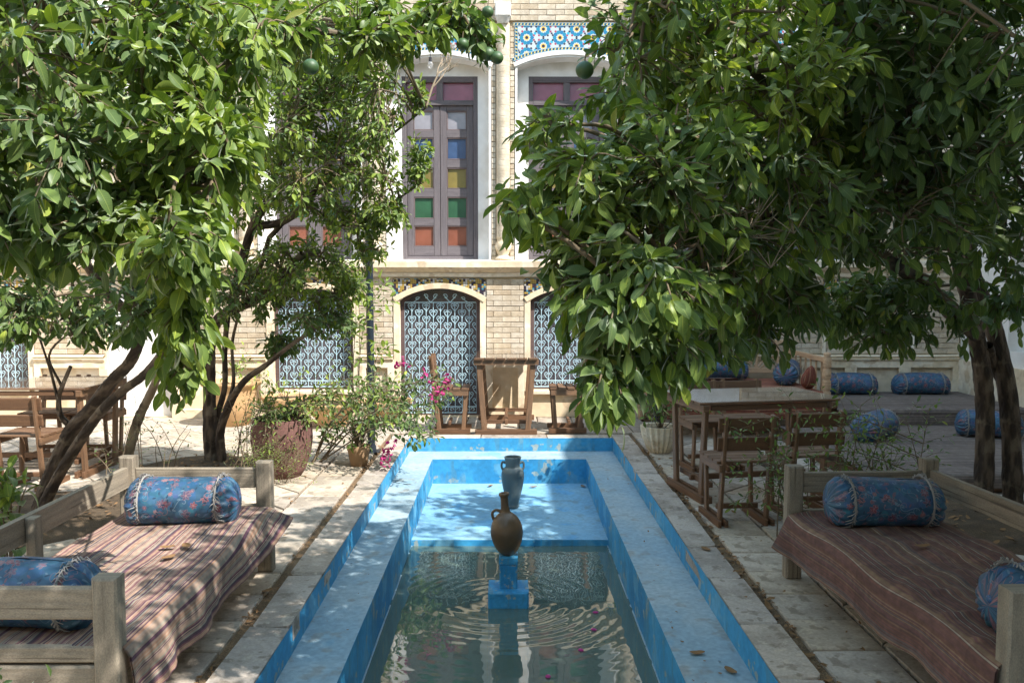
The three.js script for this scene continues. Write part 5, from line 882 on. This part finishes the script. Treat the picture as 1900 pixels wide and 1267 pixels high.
// middle tree: many thin stems, small narrow leaves
{
  const t = thing('orange_tree', 'slender many stemmed tree with small leaves, behind the far end of the left bed', 'tree', [0, 0, 0]);
  const limbs = [
    [[V(-2.72, -0.03, -7.7), P(391, 840, 7.7), P(388, 725, 7.6), P(390, 625, 7.5), P(407, 590, 7.4), P(440, 572, 7.2), P(475, 556, 7.1), P(515, 522, 6.9), P(560, 470, 6.7)], 0.07, 0.022, 'trunk'],
    [[V(-2.62, -0.03, -7.66), P(408, 805, 7.6), P(425, 752, 7.5), P(452, 708, 7.3), P(492, 678, 7.1), P(540, 640, 6.9), P(600, 600, 6.8)], 0.045, 0.012, 'trunk'],
    [[V(-2.68, -0.03, -7.75), P(402, 780, 7.7), P(416, 720, 7.6), P(417, 640, 7.5), P(430, 560, 7.3), P(474, 512, 7.1), P(500, 440, 6.9)], 0.03, 0.02, 'trunk'], [[P(417, 759, 7.55), P(432, 715, 7.5), P(430, 640, 7.45), P(440, 590, 7.3)], 0.02, 0.012],
    [[P(430, 560, 7.3), P(468, 421, 6.9), P(497, 370, 6.7), P(511, 322, 6.6), P(528, 290, 6.5), P(559, 200, 6.3), P(580, 90, 6.2)], 0.04, 0.012], [[P(468, 421, 6.9), P(531, 408, 6.8), P(600, 340, 6.6), P(660, 300, 6.4), P(700, 270, 6.3), P(790, 200, 6.2)], 0.035, 0.006],
    [[P(500, 440, 6.9), P(560, 384, 6.8), P(640, 420, 6.6), P(720, 380, 6.3), P(780, 340, 6.2)], 0.022, 0.006], [[P(511, 322, 6.6), P(430, 200, 6.7), P(400, 60, 6.6)], 0.025, 0.01], [[P(390, 625, 7.5), P(330, 480, 7.3), P(300, 350, 7.1)], 0.025, 0.01]];
  const bare = (a, b, pts) => limbs.push([pts, a, b]);
  makeTree(t, limbs, [
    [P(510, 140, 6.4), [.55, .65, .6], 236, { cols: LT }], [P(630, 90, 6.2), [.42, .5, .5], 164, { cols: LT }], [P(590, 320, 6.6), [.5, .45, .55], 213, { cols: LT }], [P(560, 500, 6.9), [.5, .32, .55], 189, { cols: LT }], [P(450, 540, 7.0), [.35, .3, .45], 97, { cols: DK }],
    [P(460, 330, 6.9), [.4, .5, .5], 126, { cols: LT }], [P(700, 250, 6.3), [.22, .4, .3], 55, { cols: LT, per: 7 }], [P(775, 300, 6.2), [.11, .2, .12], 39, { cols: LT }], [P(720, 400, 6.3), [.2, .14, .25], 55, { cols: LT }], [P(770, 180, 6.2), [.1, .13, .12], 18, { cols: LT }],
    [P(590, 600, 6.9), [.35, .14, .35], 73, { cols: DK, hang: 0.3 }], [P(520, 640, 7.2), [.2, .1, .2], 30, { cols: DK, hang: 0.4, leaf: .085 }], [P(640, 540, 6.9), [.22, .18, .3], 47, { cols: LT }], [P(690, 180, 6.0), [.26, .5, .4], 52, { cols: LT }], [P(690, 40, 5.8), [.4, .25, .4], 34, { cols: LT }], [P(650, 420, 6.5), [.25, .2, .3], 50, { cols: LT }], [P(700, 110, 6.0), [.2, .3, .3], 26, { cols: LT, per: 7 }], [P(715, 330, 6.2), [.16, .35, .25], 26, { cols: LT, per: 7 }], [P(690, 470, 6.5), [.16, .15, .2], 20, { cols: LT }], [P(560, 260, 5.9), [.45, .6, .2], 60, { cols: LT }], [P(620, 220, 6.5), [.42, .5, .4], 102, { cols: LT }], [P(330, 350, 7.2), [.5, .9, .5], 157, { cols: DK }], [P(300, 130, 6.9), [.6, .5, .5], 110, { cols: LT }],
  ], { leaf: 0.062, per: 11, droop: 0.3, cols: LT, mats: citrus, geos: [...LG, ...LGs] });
  // dead twigs before the middle door
  const tw = []; const grow = (p, d, L, r, k) => { const q = p.clone().addScaledVector(d, L); tw.push(limb([p, p.clone().lerp(q, .5).add(V(rr(-.02, .02), rr(-.01, .02), rr(-.02, .02))), q], [r, r * .85, r * .6], 5, 2)); if (k > 0) for (let i = 0; i < 3; i++) grow(p.clone().lerp(q, rr(.45, 1)), d.clone().add(V(rr(-.7, .7), rr(-.1, .6), rr(-.5, .5))).normalize(), L * rr(.5, .75), r * .6, k - 1); };
  grow(P(790, 200, 6.2), V(0.35, 0.9, 0.05).normalize(), 0.28, 0.009, 4); grow(P(700, 270, 6.3), V(0.3, 0.8, 0.2).normalize(), 0.35, 0.008, 4); grow(P(640, 420, 6.6), V(0.4, 0.5, 0.2).normalize(), 0.35, 0.008, 3); grow(P(660, 300, 6.4), V(-0.1, 0.9, 0.2).normalize(), 0.4, 0.008, 4);
  obj('dead_twigs', tw, M.deadTwig, t, 'stuff');
}

// unseen tree added beside the viewer so its crown shades the right half
{
  const t = thing('orange_tree', 'orange tree added beside the viewer, out of the picture, to shade the right bed', 'tree', [0, 0, 0]);
  makeTree(t, [[[V(3.3, -0.02, 0.4), V(3.25, 1.2, 0.3), V(3.1, 2.0, 0.1), V(2.9, 3.0, -0.3)], 0.09, 0.05, 'trunk'], [[V(3.1, 2.0, 0.1), V(3.9, 2.6, -0.9), V(4.4, 3.1, -1.8)], 0.045, 0.02], [[V(2.9, 3.0, -.3), V(2.3, 3.4, .2), V(1.8, 3.6, .6)], 0.04, .015], [[V(2.9, 3.0, -.3), V(1.9, 3.6, -.8), V(0.8, 3.8, -1.2)], 0.035, .012], [[V(3.1, 2.0, 0.1), V(3.4, 2.8, 1.0), V(3.4, 3.3, 1.8)], .04, .015]],
    [[V(3.2, 3.1, -0.2), [1.4, .9, 1.2], 200, {}], [V(4.4, 2.8, -2.2), [1.0, 1.0, 1.4], 190, {}], [V(0.55, 3.8, -1.2), [.75, .45, .45], 130, {}], [V(2.2, 3.5, 0.6), [1.1, .6, 1.0], 110, {}], [V(4.2, 3.0, 1.0), [1.3, .9, 1.4], 130, {}], [V(4.7, 2.4, -3.8), [.8, 1.1, 1.0], 120, {}]], { leaf: 0.095, per: 9, droop: 0.6, cols: DK, mats: citrus });
}
// small plants: stems that fork, leaves along them
function plant(name, label, cat, stems, o) {
  const t = thing(name, label, cat, [0, 0, 0]), tw = [], leaves = [];
  stems.forEach(([pts, r, every, size]) => {
    tw.push(limb(pts, pts.map((_, i) => lerp(r, r * 0.35, i / (pts.length - 1))), 6, 5, 0.1));
    const c = new THREE.CatmullRomCurve3(pts), L = c.getLength(), n = Math.round(L / every); let a = rnd() * 7;
    for (let i = 1; i <= n; i++) {
      const f = (o.from ?? 0.15) + (1 - (o.from ?? 0.15)) * i / n, p = c.getPoint(f), T = c.getTangent(f); a += 2.4; const sd = T.clone().cross(V(0.3, 1, 0.2)).normalize(), ot = T.clone().cross(sd);
      const d = sd.multiplyScalar(Math.cos(a)).addScaledVector(ot, Math.sin(a)).addScaledVector(T, 0.5); d.y += (o.lift ?? 0); d.normalize();
      if (o.side && rnd() < o.side) { const q = p.clone().addScaledVector(d, rr(.08, .22)); tw.push(limb([p, p.clone().lerp(q, .5).add(V(0, .01, 0)), q], [r * .4, r * .3, r * .2], 4, 2)); sprig(leaves, q, d, o.per ?? 4, size * 2, size, o.droop ?? 0.2, o.cols); }
      leaves.push({ p: p.clone().addScaledVector(d, 0.01), m: frame(d, V(rr(-.5, .5), 1, rr(-.5, .5))), s: size * rr(.6, 1.2), g: rnd() * 8 | 0, c: o.cols[rnd() * o.cols.length | 0] });
    }
  });
  obj('stem', tw, o.twig ?? M.twig, t, 'stuff'); putLeaves(t, leaves, o.mats ?? citrus, o.geos ?? LG, o.most ?? 60);
  return t;
}
const w = (p, ...q) => q.map((d, i) => p.clone().add(V(...d)));
// bougainvillea over the far left pool corner
{
  const b0 = V(-1.75, 0, -7.75), S = [];
  for (let i = 0; i < 6; i++) { const a = rr(-0.1, 1), h = rr(.3, .75); S.push([[b0.clone().add(V(rr(-.1, .1), 0, rr(-.1, .1))), b0.clone().add(V(.2 * a, h * .6, rr(-.1, .15))), b0.clone().add(V(.55 * a + .1, h, rr(-.1, .2))), b0.clone().add(V(.95 * a + .12, h * rr(.65, 1), rr(-.1, .3)))], 0.007, 0.03, 0.062]); }
  S.push([[b0, P(690, 740, 7.6), P(740, 720, 7.5), P(790, 705, 7.5), P(830, 712, 7.5)], 0.008, 0.028, 0.055], [[b0, P(700, 760, 7.5), P(770, 760, 7.4), P(830, 740, 7.4)], 0.008, 0.022, 0.06], [[b0, P(705, 790, 7.4), P(760, 790, 7.3), P(790, 815, 7.3)], 0.008, 0.02, 0.062]);
  const t = plant('bougainvillea', 'bougainvillea with grey green leaves and pink blossoms arching over the far left pool corner', 'shrub', S, { cols: [0, 2, 2, 1], side: 0.4, per: 5, most: 200, droop: 0.5 });
  const petal = new THREE.SphereGeometry(0.026, 8, 5, 0, 6.28, 0, 1.1).scale(0.75, 0.6, 1);
  for (const [a, b, n, d] of [[826, 712, 5, 7.5], [818, 728, 5, 7.45], [805, 736, 3, 7.4], [834, 703, 4, 7.5], [800, 715, 2, 7.45], [742, 676, 4, 7.5], [752, 672, 2, 7.5], [716, 842, 6, 7.3], [712, 856, 6, 7.3], [724, 828, 4, 7.3], [790, 690, 2, 7.5]]) {
    const g = []; for (let i = 0; i < n * 3; i++) g.push(petal.clone().scale(.85, .85, .85).rotateX(rnd() * 6).rotateY(rnd() * 6).rotateZ(rnd() * 6).translate(rr(-.045, .045), rr(-.045, .045), rr(-.04, .04)));
    const o = obj('blossom', g, M.pink, t); o.position.copy(P(a, b, d));
  }
}
// low twigs and flowers in the bed round the middle tree
{
  const S = []; for (let i = 0; i < 22; i++) { const x = rr(-3.6, -2.1), z = rr(-7.4, -6.7), h = rr(.25, .7), dx = rr(-.3, .3); S.push([[V(x, -0.01, z), V(x + dx * .4, h * .6, z), V(x + dx, h, z + rr(-.1, .1))], 0.005, 0.06, 0.035]); }
  plant('undergrowth_shrub', 'thin twiggy shrub with sparse tiny leaves round the foot of the middle tree', 'shrub', S, { cols: [0, 1, 2], side: 0.25, per: 3, most: 40, geos: LGs });
}
// plants in and by the pots
{
  const S = []; for (let i = 0; i < 16; i++) { const a = rnd() * 6.28, l = rr(.25, .6); S.push([[V(-1.95, .32, -7.2), V(-1.95 + Math.cos(a) * .16, .56 + rr(0, .1), -7.2 + Math.sin(a) * .16), V(-1.95 + Math.cos(a) * l * .9 + .1, .5 + rr(-.25, .25), -7.2 + Math.sin(a) * l)], 0.005, 0.03, 0.055]); }
  for (let i = 0; i < 6; i++) { const x = rr(.2, .75); S.push([[V(-1.95, .4, -7.2), V(-1.8, .62, -7.15), V(-1.9 + x, .6 + rr(-.05, .25), -7.1 + rr(-.1, .1)), V(-1.8 + x * 1.25, .55 + rr(-.1, .25), -7.1)], 0.006, 0.025, 0.07]); }
  plant('pot_plant', 'sprawling plant with narrow leaves growing out of the big maroon jar', 'plant', S, { cols: [1, 0, 3, 1], side: 0.3, per: 4, most: 120, geos: LGs });
  const F = []; for (let i = 0; i < 14; i++) { const x = rr(-2.1, -1.78), z = -6.93 + rr(-.04, .06), y = rr(.02, .1); F.push([[V(x, y * .3, z + .05), V(x + rr(-.1, .1), y + rr(.08, .2), z + .08), V(x + rr(-.2, .2), y + rr(.15, .33), z + .03)], 0.003, 0.012, 0.02]); }
  plant('fern', 'fine leaved green creeper hugging the front of the big maroon jar', 'plant', F, { cols: [1, 3, 1], side: 0.5, per: 5, most: 40, geos: LGs });
  const A = []; for (let i = 0; i < 26; i++) { const a = rnd() * 6.28, l = rr(.04, .17), h = rr(.1, .26); A.push([[V(-1.36, .16, -7.6), V(-1.36 + Math.cos(a) * l * .6, .18 + h * .7, -7.6 + Math.sin(a) * l * .6), V(-1.36 + Math.cos(a) * l * 1.2, .18 + h, -7.6 + Math.sin(a) * l * 1.2)], 0.006, 0.05, 0.05]); }
  plant('pot_plant', 'spiky dark succulent in the small grey terracotta pot', 'plant', A, { cols: [2, 2, 0], most: 40, geos: LGs, lift: .4 });
  const Q = []; for (const [x, z, y, n] of [[-2.05, -9.75, .2, 10], [-1.42, -9.9, .2, 4], [-2.65, -9.95, .26, 7], [-3.25, -9.85, .46, 7]]) for (let i = 0; i < n; i++) { const a = rnd() * 6.28, l = rr(.1, .35), h = rr(.12, .4); Q.push([[V(x, y, z), V(x + Math.cos(a) * l * .5, y + h * .8, z + Math.sin(a) * l * .4 + .05), V(x + Math.cos(a) * l, y + h, z + Math.sin(a) * l * .5 + .1)], 0.004, 0.05, 0.06]); }
  plant('pot_plant', 'light green leafy plants in the tan bowls along the house wall', 'plant', Q, { cols: [1, 3, 1, 4], side: .2, per: 4, most: 60 });
}
// slender climber beside the pole with lit leaves
plant('climber', 'thin climber with a few round sunlit leaves beside the left pole', 'plant', [
  [[V(-1.5, 0, -8.0), P(665, 700, 7.9), P(672, 620, 7.8), P(690, 560, 7.8), P(720, 520, 7.8)], 0.005, 0.045, 0.075], [[V(-1.48, 0, -8.0), P(690, 720, 7.8), P(700, 660, 7.7), P(720, 640, 7.7)], 0.005, 0.05, 0.075], [[V(-1.5, 0, -8.0), P(655, 680, 7.9), P(660, 560, 7.9), P(650, 480, 7.9)], 0.005, 0.04, 0.07]], { cols: [1, 3, 3], side: 0.35, per: 4, from: .3, most: 60 });
// plant at the right pole
{
  const S = []; for (let i = 0; i < 9; i++) { const a = rr(-1, 1), h = rr(.2, .6); S.push([[V(1.5, .2, -8.2), V(1.5 + a * .25, .25 + h * .7, -8.1), V(1.5 + a * .55, .22 + h, -7.95 + rr(-.1, .1))], 0.005, 0.04, 0.065]); }
  plant('pot_plant', 'loose green plant in the pale ribbed pot by the right pole', 'plant', S, { cols: [1, 3, 0], side: .4, per: 4, most: 60 });
}
// climbing plant over the right chairs, from the earth behind the right bed
{
  const S = [];
  for (let i = 0; i < 16; i++) { const x = rr(1.75, 2.75), h = rr(.35, .95), dx = rr(-.35, .35); S.push([[V(x, 0, -5.35 + rr(-.1, .1)), V(x + dx * .3, h * .55, -5.4), V(x + dx, h, -5.4 + rr(-.15, .15))], 0.005, 0.028, 0.05]); }
  for (const y of [.42, .5, .62, .72]) S.push([[V(2.7, y - .1, -5.4), V(2.3, y + .05, -5.45), V(1.9, y + rr(-.1, .1), -5.5), V(1.5, y + rr(-.25, .05), -5.5)], 0.004, 0.03, 0.048]);
  S.push([[V(1.95, .2, -5.35), V(1.7, .3, -5.4), V(1.48, .42, -5.45)], 0.004, 0.025, 0.05]);
  plant('climber', 'dark leafy climbing plant over the backs of the right chairs', 'plant', S, { cols: [0, 1, 1, 2], side: 0.35, per: 4, most: 160, geos: LGs });
}
// near weeds at the left edge
{
  const S = []; for (let i = 0; i < 7; i++) { const dx = rr(-.12, .16); S.push([[V(-2.62, 0, -4.35), V(-2.6 + dx * .5, .4 + rr(0, .2), -4.3), V(-2.58 + dx, .62 + rr(0, .25), -4.2)], 0.006, 0.07, 0.13]); }
  plant('broad_leaved_plant', 'broad leaved green plant behind the left bed at the left picture edge', 'plant', S, { cols: [1, 3, 0], most: 60, droop: .8 });
  const T = []; for (let i = 0; i < 5; i++) T.push([[V(-1.62, 0, -2.55), V(-1.6 + rr(-.1, .1), .2, -2.55), V(-1.58 + rr(-.14, .14), rr(.3, .5), -2.6)], 0.004, 0.03, 0.06]);
  plant('weed', 'small green weed in front of the near end of the left bed', 'plant', T, { cols: [0, 1, 2], most: 40 });
}
{
  const t = thing('sapling', 'thin pale sapling stem leaning in front of the white niche on the left', 'tree', [0, 0, 0]);
  makeTree(t, [[[onFloor(236, 846), P(255, 780, 7.9), P(284, 718, 7.7), P(310, 640, 7.4), P(330, 560, 7.2)], 0.05, 0.025, 'trunk']], [[P(320, 560, 7.2), [.3, .3, .3], 26, { cols: DK }], [P(330, 450, 7.1), [.3, .3, .3], 26, { cols: DK }]], { leaf: 0.08, per: 8, droop: .5, cols: DK, mats: citrus, bark: std({ map: barkT, color: col(1.3, 1.25, 1.1), bumpMap: barkB, bumpScale: 0.006, roughness: 0.95 }) });
}
function onFloor(a, b) { const d = at(a, b, 1).sub(camera.position); return camera.position.clone().addScaledVector(d, -EYE / d.y); }
renderer.render(scene, camera);
